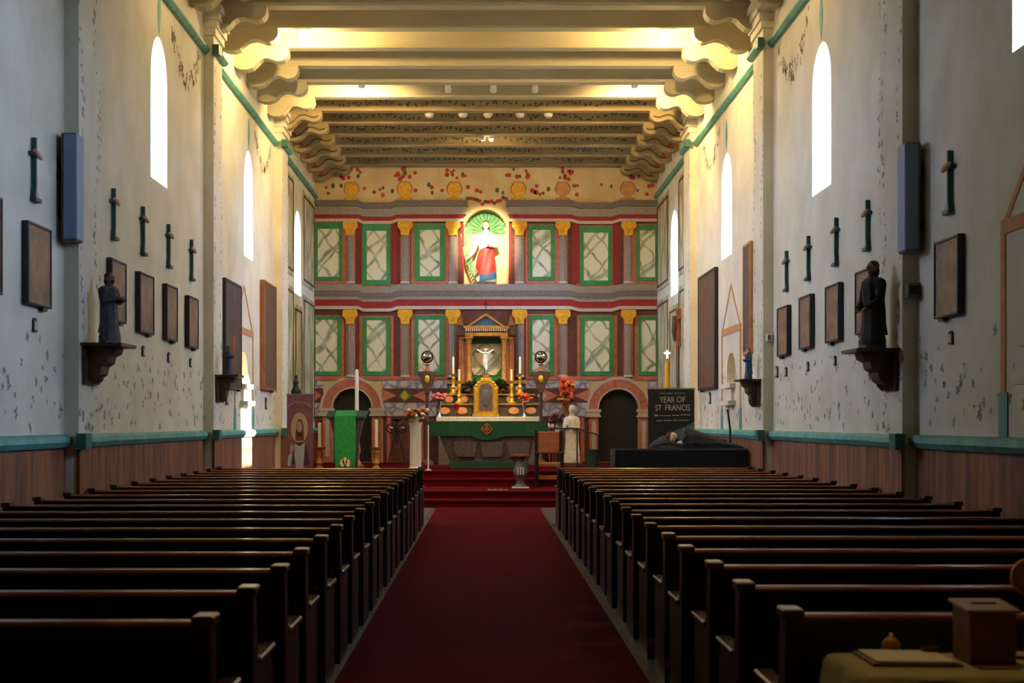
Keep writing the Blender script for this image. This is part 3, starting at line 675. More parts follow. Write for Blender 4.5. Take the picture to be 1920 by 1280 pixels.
mb.rings(rr_, cap=False, closed=False).build('red_mantle', 'robe_red', st, smooth=True)
mb = MB(); mb.rings([[(r_ * hh * 1.08 * (1 + .05 * math.cos(i * 1.5)) * math.cos(R(235 + 110 * i / 10)), r_ * hh * .84 * math.sin(R(235 + 110 * i / 10)), (z_ + .006 * i) * hh) for i in range(11)] for z_, r_ in ((.05, .165), (.1, .16), (.16, .155))], cap=False, closed=False).build('blue_hem', 'robe_blue', st, smooth=True)
MB().lathe([(.05 * hh, .945 * hh), (.058 * hh, .99 * hh), (.045 * hh, 1.0 * hh), (.005 * hh, 1.02 * hh)], (0, 0, 0), 12, 1, .7).build('headdress', 'gold', st, smooth=True)
mb = MB(); pts = [(-.14, -.2, .03), (-.22, -.19, .2), (-.3, -.17, .42), (-.33, -.15, .64), (-.36, -.14, .78)]; mb.tube([(a * hh, b_ * .8, c_ * hh) for a, b_, c_ in pts], [.02, .018, .015, .012, .006], 6)
for i in range(16):
    t_ = .15 + i * .05; k = min(3, int(t_ * 4)); f_ = t_ * 4 - k; p_ = [pts[k][j] + (pts[k + 1][j] - pts[k][j]) * f_ for j in range(3)]
    for q in (-1, 1): mb.poly([(p_[0] * hh, p_[1] * .8, p_[2] * hh), ((p_[0] + q * .05) * hh, p_[1] * .8, (p_[2] + .05) * hh), ((p_[0] + q * .055) * hh, p_[1] * .8, (p_[2] + .1) * hh), ((p_[0] + q * .01) * hh, p_[1] * .8, (p_[2] + .05) * hh)])
mb.build('palm_frond', 'shell', st)
# statues on brackets
def bracket_shelf(name, label, sgn, yc, z, proj, wid, off=PR):
    X = sgn * (WX - off); t = thing(name, label, 'bracket', (X, yc, z - .4), 'carved wall brackets')
    MB().prism([(yc - wid / 2, z - .42), (yc + wid / 2, z - .42), (yc + wid * .55, z - .15), (yc + wid * .5, z - .036), (yc - wid * .5, z - .036), (yc - wid * .55, z - .15)], 'x', *sorted((X, X - sgn * .04))).build('back_plate', 'wood_carved', t)
    MB().prism([(yc - wid * .6, z - .035), (yc + wid * .6, z - .035), (yc + wid * .66, z), (yc - wid * .66, z)], 'x', *sorted((X, X - sgn * proj))).build('shelf', 'wood_carved', t)
    mb = MB()
    pr = [(.04, -.04), (proj * .78, -.04), (proj * .74, -.1), (proj * .6, -.13), (proj * .56, -.2), (proj * .42, -.24), (proj * .38, -.32), (.04, -.4)]
    mb.prism([(X - sgn * a, z + b) for a, b in pr], 'y', yc - wid * .3, yc + wid * .3); mb.build('scroll', 'wood_carved', t)
    mb = MB()
    for s in (-1, 0, 1): mb.tube([(X - sgn * .1, yc + s * wid * .24, z - .3), (X - sgn * .09, yc + s * wid * .24, z - .37), (X - sgn * .06, yc + s * wid * .24, z - .42)], [.035, .03, .008], 8)
    mb.build('pendant', 'wood_carved', t, smooth=True)
zl = 1.6 + (CY - 645) * 15.05 / F
bracket_shelf('wall_bracket', 'dark carved wooden bracket under the grey robed statue, left wall', -1, 15.05, zl, .42, .5)
figure('robed_statue', 'grey robed saint statue with bowed hands on the left carved bracket', 'statue', (-3.93, 15.05, zl), .73, R(70), 'robe_grey', 'robe_grey', 'flesh_dark', 'hair', {'L': ((-.16, -.03, .55), (-.04, -.16, .6)), 'R': ((.16, -.03, .55), (.04, -.16, .58)), 'beard': 1})
zr = 1.6 + (CY - 655) * 14.72 / F
bracket_shelf('wall_bracket', 'dark carved wooden bracket under the tall brown robed statue, right wall', 1, 14.72, zr, .44, .5)
figure('robed_statue', 'tall dark brown robed statue on the right carved bracket', 'statue', (3.95, 14.72, zr), .88, R(-70), 'robe_brown', 'robe_brown', 'flesh_dark', 'hair', {'L': ((-.14, -.02, .52), (-.07, -.12, .42)), 'R': ((.14, -.02, .52), (.07, -.12, .42))})
zl2 = 1.6 + (CY - 703) * 22.3 / F
bracket_shelf('wall_bracket', 'dark carved bracket in front of the large painting, left wall', -1, 22.3, zl2, .36, .42)
figure('small_statue', 'small dark statue on the bracket before the left painting', 'statue', (-3.98, 22.3, zl2), .44, R(70), 'robe_navy', 'robe_brown', 'flesh_dark', 'hair', {'L': ((-.16, -.03, .55), (-.05, -.15, .6)), 'R': ((.16, -.03, .55), (.05, -.15, .6))})
zr2 = 1.6 + (CY - 711) * 21.95 / F
bracket_shelf('wall_bracket', 'dark carved bracket under the small blue statue, right wall', 1, 21.95, zr2, .32, .42)
figure('small_statue', 'small blue robed statue on a bracket beside the painted niche', 'statue', (4.0, 21.95, zr2), .46, R(-70), 'robe_navy', 'robe_blue', 'flesh', 'hair', {'L': ((-.16, -.03, .55), (-.05, -.15, .6)), 'R': ((.16, -.03, .55), (.05, -.15, .6))})

# ---------------------------------------------------------------- things on the walls
def picture(x0, x1, ytop, ybot, name, label, t=.07, fm='frame_dark', pm='picture', group='small station pictures', lip=.03):
    """x0 = pixel of the near edge at the wall, x1 = pixel of the far edge of the face; ytop, ybot at the near edge"""
    sgn = 1 if x0 > CX else -1
    Ya, za = WP(x0, ybot); zb = H + (CY - ytop) * Ya / F
    Yb = (WX - t) * F / abs(x1 - CX)
    X = sgn * WX; r = thing(name, label, 'picture', (X, (Ya + Yb) / 2, za), group)
    w = .028 if t > .065 and t < .075 else .05
    for q in ((Ya, Ya + w, za, zb), (Yb - w, Yb, za, zb), (Ya + w, Yb - w, zb - w, zb), (Ya + w, Yb - w, za, za + w)):
        MB().box(*sorted((X, X - sgn * t)), *q).build('frame', fm, r, bevel=.006)
    c = MB().box(*sorted((X, X - sgn * (t - .012))), Ya + w, Yb - w, za + w, zb - w).build('canvas', pm, r)
    MB().box(*sorted((X, X - sgn * .05)), Yb - .22, Yb - .08, za - .03, za).build('hanging_block', fm, r)
    return r
for x0, x1, yt, yb, s in ((-30, 6, 362, 548, 'cut off by the left edge of the photo'), (40, 98, 412, 568, 'just before the column loudspeaker'), (199, 238, 482, 600, 'behind the grey robed statue'), (253, 290, 508, 622, 'second after the grey statue'), (304, 334, 531, 636, 'third after the grey statue'), (346, 373, 553, 650, 'last before the far pilaster')):
    picture(x0, x1, yt, yb, 'station_picture', 'dark framed picture on left wall, ' + s)
for x0, x1, yt, yb, s in ((1810, 1750, 437, 588, 'past the column loudspeaker'), (1641, 1602, 500, 622, 'behind the brown robed statue'), (1582, 1546, 528, 638, 'second from the brown statue'), (1528, 1497, 550, 651, 'third from the brown statue'), (1484, 1456, 571, 665, 'last before the far pilaster')):
    picture(x0, x1, yt, yb, 'station_picture', 'small dark framed picture on the right wall, ' + s)
picture(417, 454, 520, 727, 'large_painting', 'large dark painting with a red spot behind the small dark statue', .06, 'frame_dark', 'picture2', 'large wall paintings')
picture(487, 519, 524, 730, 'large_painting', 'large brown painting in a wooden frame, left wall by the sanctuary', .1, 'wood_orange', 'picture_brown', 'large wall paintings')
picture(1347, 1308, 500, 728, 'large_painting', 'large brown painting between sanctuary and niche, right wall', .08, 'frame_dark', 'picture_brown', 'large wall paintings')
picture(1412, 1392, 451, 662, 'large_painting', 'tall narrow looking brown painting above the small blue statue', .05, 'orange_paint', 'picture_brown', 'large wall paintings')
rp = WP(436, 640); MB  # red patch on the near left painting is paint on its canvas
for o in list(bpy.data.objects):
    if o.name.startswith('large_painting') and o.get('label', '').startswith('large dark painting'):
        Yc, Zc = WP(438, 645, .05); X = -(WX - .05)
        MB().prism([(Yc + .1 * math.cos(a), Zc + .16 * math.sin(a)) for a in [i * .628 for i in range(10)]], 'x', X - .002, X + .002).build('red_cloak', 'robe_red', o)
def wall_cross(x, yt, yb, label):
    sgn = 1 if x > CX else -1; Y, z1 = WP(x, yt, .03); z0 = H + (CY - yb) * Y / F; h = z1 - z0; X = sgn * WX
    t = thing('wall_cross', label, 'cross', (X, Y, z0), 'green station crosses')
    m = MB(); w = .035
    pts = [(0, h), (0, h * .75), (0, h * .45), (.004, h * .25), (-.02, h * .1), (-.02, 0)]
    m.rings([[(X, Y + a - w / 2, z0 + b), (X - sgn * .05, Y + a - w / 2, z0 + b), (X - sgn * .05, Y + a + w / 2, z0 + b), (X, Y + a + w / 2, z0 + b)] for a, b in pts])
    m.build('upright', 'cross_green', t, bevel=.004)
    MB().box(*sorted((X, X - sgn * .05)), Y - .11, Y + .11, z0 + h * .7, z0 + h * .76).build('arm', 'cross_green', t, bevel=.004)
    MB().tube([(X - sgn * .06, Y - .09, z0 + h * .77), (X - sgn * .065, Y, z0 + h * .73), (X - sgn * .06, Y + .1, z0 + h * .7)], [.02, .028, .02], 8).build('scroll', 'cross_pink', t, smooth=True)
    MB().prism([(Y - .02, z0 + .02), (Y + .13, z0 + .03), (Y + .03, z0 + h * .24)], 'x', *sorted((X, X - sgn * .04))).build('foot', 'cross_pink', t, bevel=.004)
    MB().box(*sorted((X, X - sgn * .06)), Y - .05, Y + .13, z0 - .01, z0 + .03).build('foot_bar', 'cross_green', t, bevel=.004)
for i, (x, a, b) in enumerate(((65, 258, 376), (214, 353, 448), (269, 387, 477), (317, 420, 501), (360, 449, 525))): wall_cross(x, a, b, 'dark green wooden cross on the left wall, %s from the entrance' % ORDN[i])
for i, (x, a, b) in enumerate(((1780, 282, 399), (1626, 375, 468), (1567, 408, 497), (1515, 442, 524), (1474, 470, 545))): wall_cross(x, a, b, 'dark green wooden cross on the right wall, %s from the entrance' % ORDN[i])
def plaque(x, y, label, hpx=22):
    sgn = 1 if x > CX else -1; Y, z = WP(x, y); h = hpx * Y / F / 2; w = h * .8; X = sgn * WX
    t = thing('number_plaque', label, 'plaque', (X, Y, z - h), 'small plaques under the pictures')
    MB().prism([(Y - w, z - h), (Y + w, z - h), (Y + w, z + h * .6), (Y + w * .5, z + h), (Y - w * .5, z + h), (Y - w, z + h * .6)], 'x', *sorted((X, X - sgn * .02))).build('plate_back', 'frame_dark', t)
    MB().box(*sorted((X, X - sgn * .024)), Y - w * .62, Y + w * .62, z - h * .7, z + h * .5).build('plate', 'plaque', t)
for x, y, s, q in ((63, 609, 'below the picture by the left loudspeaker', 26), (267, 658, 'below the second picture after the grey statue', 20), (315, 670, 'below the third picture after the grey statue', 19), (356, 680, 'below the last small picture on the left wall', 17), (424, 747, 'below the large dark painting on the left wall', 24), (498, 756, 'below the large framed painting near the left sanctuary', 22),
                   (1785, 633, 'below the picture past the right loudspeaker', 26), (1567, 676, 'below the second picture from the brown statue', 18), (1516, 687, 'below the third picture from the brown statue', 18), (1475, 697, 'right one of two under the last small right picture', 18), (1458, 697, 'left one of two under the last small right picture', 22), (1332, 746, 'below the large painting by the right sanctuary', 22)):
    plaque(x, y, 'small pale plaque ' + s, q)
for sgn, yc, z0, z1, s in ((-1, 14.52, 3.42, 4.5, 'left'), (1, 14.18, 3.27, 4.34, 'right')):
    X = sgn * WX; t = thing('column_speaker', 'long blue grey column loudspeaker on the %s pilaster' % s, 'loudspeaker', (X, yc, z0))
    MB().box(*sorted((X - sgn * .05, X - sgn * .2)), yc - .12, yc + .14, z0, z1).build('cabinet', 'speaker_side', t, bevel=.01)
    MB().box(*sorted((X - sgn * .08, X - sgn * .21)), yc - .135, yc - .12, z0 + .02, z1 - .02).build('grille', 'speaker_blue', t, bevel=.004)
    MB().box(*sorted((X - sgn * .2, X - sgn * .212)), yc - .12, yc + .12, z0 + .02, z1 - .02).build('side_grille', 'speaker_blue', t)
    for q in (.25, .75): MB().box(*sorted((X, X - sgn * .05)), yc - .04, yc + .04, z0 + (z1 - z0) * q - .04, z0 + (z1 - z0) * q + .04).build('wall_mount', 'iron', t)
for X0, X1, Ya, Yb_, y, h, m, lb in ((4.17, 4.29, 14.22, 14.35, 546, .15, 'speaker_side', 'grey junction box below the right loudspeaker'), (4.19, 4.27, 21.48, 21.55, 633, .12, 'white', 'small white switch box on the far right pilaster')):
    z = H + (CY - y) * Yb_ / F; t = thing('wall_box', lb, 'box', ((X0 + X1) / 2, Yb_, z - h / 2))
    MB().box(X0, X1, Ya, Yb_, z - h / 2, z + h / 2).build('casing', m, t, bevel=.008)
    MB().box(X0 + .02, X1 - .02, Ya - .008, Ya, z - h * .3, z + h * .3).build('cover', 'iron' if m != 'white' else 'speaker_side', t)

# ---------------------------------------------------------------- pews
def pew(xa, xb):
    r = thing('pew', '', 'pew', (0, 0, 0))
    L = xb - xa
    MB().prism([(-.055, .16), (-.02, .16), (-.045, .876), (-.08, .876)], 'x', xa + .05, xb - .05).build('backrest', 'wood_pew', r)
    MB().prism([(-.11, .876), (-.03, .876), (-.025, .886), (-.035, .9), (-.1, .9), (-.114, .889)], 'x', xa + .05, xb - .05).build('top_rail', 'wood_rail', r, bevel=.004)
    MB().prism([(-.03, .41), (.4, .44), (.42, .45), (.42, .47), (.4, .478), (-.03, .445)], 'x', xa + .05, xb - .05).build('seat', 'wood_pew', r)
    MB().box(xa + .05, xb - .05, -.17, -.07, .6, .62).box(xa + .05, xb - .05, -.18, -.168, .6, .69).build('book_rack', 'wood_pew', r)
    MB().box(xa + .15, xb - .15, -.34, -.2, .02, .13).build('kneeler', 'kneeler', r, bevel=.01)
    for x in (xa, xb - .055):
        e = MB().prism([(-.1, 0), (-.1, .1), (-.085, .14), (-.125, .89), (-.015, .89), (.0, .66), (.03, .6), (.1, .58), (.4, .58), (.42, .5), (.4, .14), (.42, .1), (.42, 0)], 'x', x, x + .055).build('pew_end', 'wood_pew', r)
        MB().box(x - .012, x + .067, -.14, -.005, .885, .922).build('end_cap', 'wood_cap', e, bevel=.006)
        MB().box(x - .012, x + .067, .02, .45, .578, .61).build('armrest', 'wood_cap', e, bevel=.008)
    return r
def copy_tree(o, parent=None):
    c = o.copy(); COL.objects.link(c); c.parent = parent
    for ch in o.children: copy_tree(ch, c)
    return c
for side, xa, xb, y0 in (('left', -4.1, -.965, 5.17), ('right', 1.09, 4.1, 5.36)):
    p0 = pew(xa, xb)
    for k in range(20):
        p = p0 if k == 0 else copy_tree(p0)
        p.location = (random.uniform(-.012, .012) if k else 0, y0 + k * .895, 0)
        p['label'] = 'dark wooden pew in the %s block, %s row counted from the entrance' % (side, ORDN[k])
        p['group'] = 'pews in the %s block' % side
# hymnals in the racks nearest the aisle
for i, (side, k, dx) in enumerate((('left', 4, .25), ('left', 6, .2), ('left', 8, .3), ('right', 5, .2), ('right', 7, .25), ('right', 9, .2))):
    x = -.965 - .06 - dx if side == 'left' else 1.09 + .06 + dx; y = (5.17 if side == 'left' else 5.36) + k * .895
    t = thing('hymnal', 'red hymnal in the book rack of the %s row, %s block' % (ORDN[k], side), 'book', (x, y - .12, .622), 'hymnals in the racks')
    MB().box(x - .07, x + .07, y - .155, y - .15, .622, .82).box(x - .07, x + .07, y - .122, y - .117, .622, .82).box(x - .075, x - .07, y - .155, y - .117, .622, .82).build('cover', 'book', t)
    MB().box(x - .069, x + .065, y - .149, y - .123, .625, .815).build('pages', 'paper', t)

# ---------------------------------------------------------------- altar group
def ax(x, Y): return (x - CX) * Y / F
def az(y, Y): return H + (CY - y) * Y / F
YA = 31.0
al = thing('altar', 'free standing stone altar with dark green cloth in the middle of the platform', 'altar', (.04, YA + .4, .6))
x0, x1 = ax(803, YA), ax(1025, YA); zt = az(791, YA)
MB().box(x0, x1, YA, YA + .85, zt - .1, zt).build('mensa', 'marble_white', al, bevel=.01)
MB().rings([[(a, b, z) for a, b in ((ax(p, YA) , YA + q), (ax(w, YA), YA + q), (ax(w, YA), YA + .85 - q), (ax(p, YA), YA + .85 - q))] for p, w, q, z in ((845, 990, .12, .75), (838, 995, .1, .9), (826, 1006, .06, 1.25), (818, 1012, .04, zt - .1))]).build('pedestal', 'stone_dark', al, bevel=.01)
MB().box(ax(842, YA), ax(992, YA), YA + .08, YA + .78, .6, .76).build('plinth', 'green_base', al, bevel=.01)
for k in range(3): MB().prism([(ax(856 + 50 * k, YA), az(856, YA)), (ax(890 + 50 * k, YA), az(856, YA)), (ax(894 + 50 * k, YA), az(828, YA)), (ax(850 + 50 * k, YA), az(828, YA))], 'y', YA + .03, YA + .12).build('carved_panel', 'stone_dark', al)
fc = MB(); zt2 = zt + .004; n_ = 36; top = []; bot = []
for i in range(n_ + 1):
    t = i / n_; x = x0 - .02 + (x1 - x0 + .04) * t
    d = .3 + (.09 * math.sin((t - .36) / .28 * math.pi) if .36 < t < .64 else 0)
    top.append((x, YA - .012, zt2)); bot.append((x, YA - .02 - .008 * math.sin(i * 1.9), zt - d))
fc.rings([[(p[0], YA + .86, zt2) for p in top], top, bot], cap=False, closed=False)
for q in (0, -1): fc.poly([(top[q][0], YA - .012, zt2), (top[q][0], YA + .86, zt2), (top[q][0], YA + .86, zt - .28), (top[q][0], YA - .012, zt - .28)])
ac = fc.build('altar_cloth', 'green_cloth'); tag(ac, 'dark green cloth hanging over the front of the altar', 'cloth')
c = ax(913, YA); z = az(804, YA)
mb = MB()
for r1, r2 in ((.14, .11), (.075, .05)):
    for i in range(4): a, b = i * math.pi / 2, (i + 1) * math.pi / 2; mb.prism([(c + r1 * math.sin(a), z + r1 * math.cos(a)), (c + r1 * math.sin(b), z + r1 * math.cos(b)), (c + r2 * math.sin(b), z + r2 * math.cos(b)), (c + r2 * math.sin(a), z + r2 * math.cos(a))], 'y', YA - .04, YA - .028)
mb.box(c - .012, c + .012, YA - .04, YA - .028, z - .13, z + .13); mb.box(c - .13, c + .13, YA - .04, YA - .028, z - .012, z + .012); mb.build('emblem', 'gold_wood', ac)

# high altar with gradines
YH = 34.4
ha = thing('high_altar', 'marble high altar with shelves of orange medallions against the retable', 'altar', (.1, YH + .5, .6))
MB().box(ax(822, YH), ax(1012, YH), YH, YH + .9, .6, az(790, YH)).build('altar_body', 'stone_dark', ha)
MB().box(ax(818, YH), ax(1016, YH), YH - .05, YH + .95, az(790, YH), az(781, YH)).build('mensa', 'marble_white', ha, bevel=.01)
for k, (xa, xb, ya, yb, q) in enumerate(((818, 1012, 756, 781, .55), (828, 1000, 738, 756, .8), (838, 986, 716, 738, 1.05))):
    Yg = YH + q; g = MB().box(ax(xa, Yg), ax(xb, Yg), Yg, D - .17, az(yb, YH), az(ya, Yg)).build('gradine', 'gradine', ha)
    MB().box(ax(xa - 3, Yg), ax(xb + 3, Yg), Yg - .03, Yg + .2, az(ya + 3, Yg), az(ya, Yg)).build('gradine_edge', 'gold_wood', g)
    nd = 6
    for j in range(nd):
        cx = xa + (xb - xa) * (j + .5) / nd; zc_ = az((ya + yb) / 2 + 1, Yg); c = ax(cx, Yg)
        if abs(cx - CX) < 28: continue
        MB().prism([(c + (.13 if k == 0 else .1) * math.cos(a), zc_ + .085 * math.sin(a)) for a in [i * math.pi / 5 for i in range(10)]], 'y', Yg - .015, Yg).build('medallion', 'orange_paint', g)
# tabernacle
YT = 34.55; c = ax(911, YT); t = thing('tabernacle', 'gilded tabernacle with arched top and dark door on the high altar', 'tabernacle', (c, YT + .15, az(781, YT)))
zb_ = az(780, YT); zs = az(730, YT); zt = az(708, YT); w = ax(934, YT) - c
body = [(c - w - .03, zb_), (c - w - .03, zb_ + .05), (c - w, zb_ + .07), (c - w, zs), (c - w * 1.04, zs + .06), (c - w * .8, zs + .13), (c - w * .72, zs + .19), (c - w * .45, zs + .21), (c - w * .42, zt)]
MB().prism(body + [(2 * c - a, b) for a, b in reversed(body)], 'y', YT, YT + .32).build('body', 'gold', t, bevel=.012)
dw = w * .55; dp = [(c - dw, zb_ + .14), (c - dw, zs + .02)] + [(c - dw * math.cos(a), zs + .02 + .13 * math.sin(a)) for a in (.5, 1.0, 1.57, 2.1, 2.6)] + [(c + dw, zs + .02), (c + dw, zb_ + .14)]
dr_ = MB().prism(dp, 'y', YT - .015, YT).build('door', 'stone_dark', t)
MB().ball((c, YT - .015, zb_ + .42), .1, .02, .22, 10, 8).build('relief', 'stone_dark', t, smooth=True)
mb = MB()
for s in (-1, 1): mb.tube([(c + s * w * .82, YT - .01, zb_ + .07), (c + s * w * .82, YT - .01, zs + .02)], .035, 10)
mb.build('colonnette', 'gold', t, smooth=True)
mb = MB()
for i in range(9): a = math.pi * i / 8; mb.ball((c - w * .85 * math.cos(a), YT - .005, zs + .02 + .2 * math.sin(a)), .03, .02, .03, 8, 6)
mb.build('ornament', 'gold', t, smooth=True)
MB().lathe([(.06, 0), (.09, .03), (.05, .07), (.06, .1)], (c, YT + .15, zt), 12).build('crucifix_foot', 'wood_orange', t, smooth=True)
# crucifix on the tabernacle
Yc = YT + .12; c = ax(910, Yc); zb_ = zt + .102
t = thing('crucifix', 'crucifix with a white body of Christ above the gilded tabernacle', 'crucifix', (c, Yc, zb_))
zt_ = az(646, Yc); za_ = az(659, Yc)
MB().box(c - .028, c + .028, Yc, Yc + .03, zb_, zt_).build('upright', 'wood_carved', t, bevel=.004); MB().box(c - .21, c + .21, Yc, Yc + .028, za_ - .028, za_ + .028).build('crossbar', 'wood_carved', t, bevel=.004)
mb = MB(); f = Yc - .04
mb.tube([(c, f, za_ - .56), (c + .02, f - .02, za_ - .42), (c, f, za_ - .3), (c, f, za_ - .22), (c, f - .01, za_ - .1), (c, f, za_ - .03), (c + .005, f, za_ + .01), (c + .01, f - .01, za_ + .05), (c + .012, f - .01, za_ + .09)], [.018, .03, .05, .045, .062, .055, .022, .04, .024], 10)
for s in (-1, 1): mb.tube([(c + s * .04, f, za_ - .04), (c + s * .11, f, za_ - .01), (c + s * .2, f + .015, za_ + .05)], [.026, .02, .014], 8)
mb.build('corpus', 'robe_white', t, smooth=True)
MB().lathe([(.055, -.3), (.062, -.24), (.055, -.19)], (c, f, za_), 12, fold=.06).build('loincloth', 'white_cloth', t, smooth=True)
# ciborium canopy
YK = 35.35; c = ax(911, YK); zb_ = az(716, YH + 1.05) ; t = thing('altar_canopy', 'carved wooden canopy with pediment and gilt columns around the crucifix', 'canopy', (c, YK, zb_))
def kx(x): return ax(x, YK)
def kz(y): return az(y, YK)
MB().box(kx(872), kx(951), YK + .5, YK + .55, zb_, kz(628)).build('back_panel', 'r_green', t)
oc = [(kx(911 + 29 * a), kz(672 + 30 * b)) for a, b in ((-1, -1), (1, -1), (1, .5), (.75, 1), (-.75, 1), (-1, .5))]
MB().prism(oc, 'y', YK + .48, YK + .5).build('marble_panel', 'r_marble', t)
for x, r_, m, yy in ((880, .06, 'gold_wood', .06), (945, .06, 'gold_wood', .06), (868, .05, 'wood_orange', .22), (957, .05, 'wood_orange', .22)):
    cc = MB().lathe([(r_ * 1.3, 0), (r_ * 1.3, .05), (r_, .09), (r_ * 1.04, .4), (r_ * .9, kz(640) - zb_), (r_ * 1.4, kz(634) - zb_)], (kx(x), YK + yy, zb_), 14).build('column', m, t, smooth=True)
    MB().box(kx(x) - r_ * 1.6, kx(x) + r_ * 1.6, YK + yy - r_ * 1.6, YK + yy + r_ * 1.6, kz(634), kz(629)).build('capital', 'gold_wood', cc)
MB().box(kx(860), kx(876), YK + .2, YK + .5, zb_, kz(630)).build('side_panel', 'wood_orange', t); MB().box(kx(948), kx(964), YK + .2, YK + .5, zb_, kz(630)).build('side_panel', 'wood_orange', t)
MB().box(kx(872), kx(952), YK - .05, YK + .55, kz(630), kz(623)).build('architrave', 'gold_wood', t, bevel=.008)
MB().box(kx(858), kx(966), YK + .06, YK + .55, kz(629), kz(606)).build('frieze', 'wood_carved', t, bevel=.01)
mb = MB()
for k in range(20): mb.box(kx(873 + 4 * k), kx(875.2 + 4 * k), YK - .09, YK - .05, kz(621), kz(616))
mb.build('dentils', 'r_light', t)
MB().box(kx(869), kx(955), YK - .08, YK + .55, kz(616), kz(611)).build('cornice', 'gold_wood', t, bevel=.008)
MB().prism([(kx(879), kz(611)), (kx(943), kz(611)), (kx(911), kz(589))], 'y', YK - .02, YK + .5).build('pediment', 'robe_blue', t)
for s in (-1, 1):
    MB().prism([(kx(911 + s * 35), kz(611)), (kx(911 + s * 29), kz(611)), (kx(911), kz(592)), (kx(911), kz(586.5))], 'y', YK - .08, YK + .5).build('raking_cornice', 'gold_wood', t)
    MB().prism([(kx(911 + s * 42), kz(611)), (kx(911 + s * 55), kz(608)), (kx(911 + s * 46), kz(588)), (kx(911 + s * 44), kz(597))], 'y', YK, YK + .3).build('acroterion', 'wood_orange', t)
MB().box(kx(910.2), kx(911.8), YK + .1, YK + .125, kz(587), kz(562)).box(kx(906), kx(916), YK + .1, YK + .125, kz(570), kz(568.4)).build('finial_cross', 'iron', t)

# candlesticks and vases on the high altar
def candlestick(px, yt, ym, yb, Y, label, cm='candle', sm='gold', name='altar_candlestick', rr=1.0, group='altar candlesticks', zb=None):
    c = ax(px, Y); z0 = az(yb, Y) if zb is None else zb; zm = az(ym, Y); z1 = az(yt, Y); h = zm - z0
    t = thing(name, label, 'candlestick', (c, Y, z0), group)
    MB().lathe([(r_ * rr, q * h) for r_, q in ((.1, 0), (.1, .05), (.05, .12), (.03, .22), (.055, .32), (.04, .42), (.028, .6), (.05, .78), (.03, .86), (.08, .95), (.085, 1.0))], (c, Y, z0), 14).build('stem', sm, t, smooth=True)
    MB().lathe([(.026 * rr, 0), (.025 * rr, (z1 - zm) * .96), (.012 * rr, z1 - zm)], (c, Y, zm), 12).build('candle', cm, t, smooth=True)
    MB().tube([(c, Y, z1 - .004), (c, Y, z1 + .025)], .004, 6).build('wick', 'iron', t)
Yg2, Yg1, Yg3 = YH + .66, YH + .9, YH + 1.1
for px, s in ((861, 'left'), (959, 'right')): candlestick(px, 692, 713, 756, YH + .62, 'gilt candlestick beside the tabernacle on its %s, short candle' % s, zb=az(756, YH + .55))
for px, s in ((850, 'outer left'), (975, 'outer right')): candlestick(px, 668, 700, 738, YH + .88, 'tall gilt candlestick with long candle, %s of the high altar' % s, zb=az(738, YH + .8))
def bunch(mb, c, rx, rz, n_, s, cur=None):
    for i in range(n_):
        a = random.uniform(0, 6.28); q = random.uniform(.2, 1); e = random.uniform(-.4, 1)
        if cur is not None: mb.cur = cur if random.random() < .75 else 0
        mb.ball((c[0] + rx * q * math.cos(a), c[1] + rx * q * math.sin(a) * .8, c[2] + rz * e), s * random.uniform(.7, 1.2), None, s * .8, 7, 5)
def leaves(mb, c, r, n_, s):
    for i in range(n_):
        a = random.uniform(0, 6.28); e = random.uniform(-.2, 1.3); d = Vector((math.cos(a) * math.cos(e), math.sin(a) * math.cos(e), math.sin(e))); p = Vector(c) + d * r * random.uniform(.2, .8)
        u = d.cross(Vector((0, 0, 1))).normalized() * s * .3; mb.poly([p, p + d * s * .5 + u, p + d * s - Vector((0, 0, s * .2)), p + d * s * .5 - u])
def flower_vase(px, yt, yb, Y, label, fm, vm='silver', name='flower_vase', scale=1.0, zb=None, n_=26):
    c = ax(px, Y); z0 = az(yb, Y) if zb is None else zb; z1 = az(yt, Y); hv = (z1 - z0) * .68
    t = thing(name, label, 'flowers', (c, Y, z0), 'vases of flowers')
    MB().lathe([(.07 * scale, 0), (.05 * scale, .03), (.022 * scale, hv * .2), (.03 * scale, hv * .5), (.05 * scale, hv * .85), (.075 * scale, hv)], (c, Y, z0), 14).build('vase', vm, t, smooth=True)
    mb = MB(); leaves(mb, (c, Y, z0 + hv), .14 * scale, 30, .12 * scale); mb.build('foliage', 'leaf', t, stuff=True)
    mb = MB(); bunch(mb, (c, Y, z0 + hv + .08 * scale), .18 * scale, .1 * scale, n_, .045 * scale); mb.build('blossoms', fm, t, smooth=True, stuff=True)
zm_ = az(781, YH)
flower_vase(824, 738, 784, YH + .2, 'slender silver vase of pink flowers on the left of the high altar', 'flower_pink', zb=zm_)
flower_vase(983, 740, 784, YH + .2, 'slender silver vase of orange flowers on the right of the high altar', 'flower_orange', zb=zm_)
for px, s in ((886, 'left'), (938, 'right')):
    Y = YH + .92; c = ax(px, Y); z0 = az(738, YH + .8); t = thing('fern', 'green leafy plant on the gradine, %s of the crucifix' % s, 'plant', (c, Y, z0))
    MB().lathe([(.05, 0), (.075, .1), (.08, .11)], (c, Y, z0), 12).build('pot', 'wood_orange', t, smooth=True)
    mb = MB(); leaves(mb, (c, Y, z0 + .14), .2, 90, .16); mb.build('foliage', 'leaf', t, stuff=True)
Y = YH + .3; c = ax(856, Y); t = thing('votive_glass', 'small red votive glass on the high altar', 'candle', (c, Y, zm_))
MB().lathe([(.05, 0), (.015, .02), (.015, .1), (.04, .13), (.055, .2), (.06, .3), (.055, .3), (.05, .22)], (c, Y, zm_), 14).build('glass', 'red_glass', t, smooth=True)
MB().lathe([(.02, .2), (.02, .27)], (c, Y, zm_), 10).build('candle', 'candle', t)
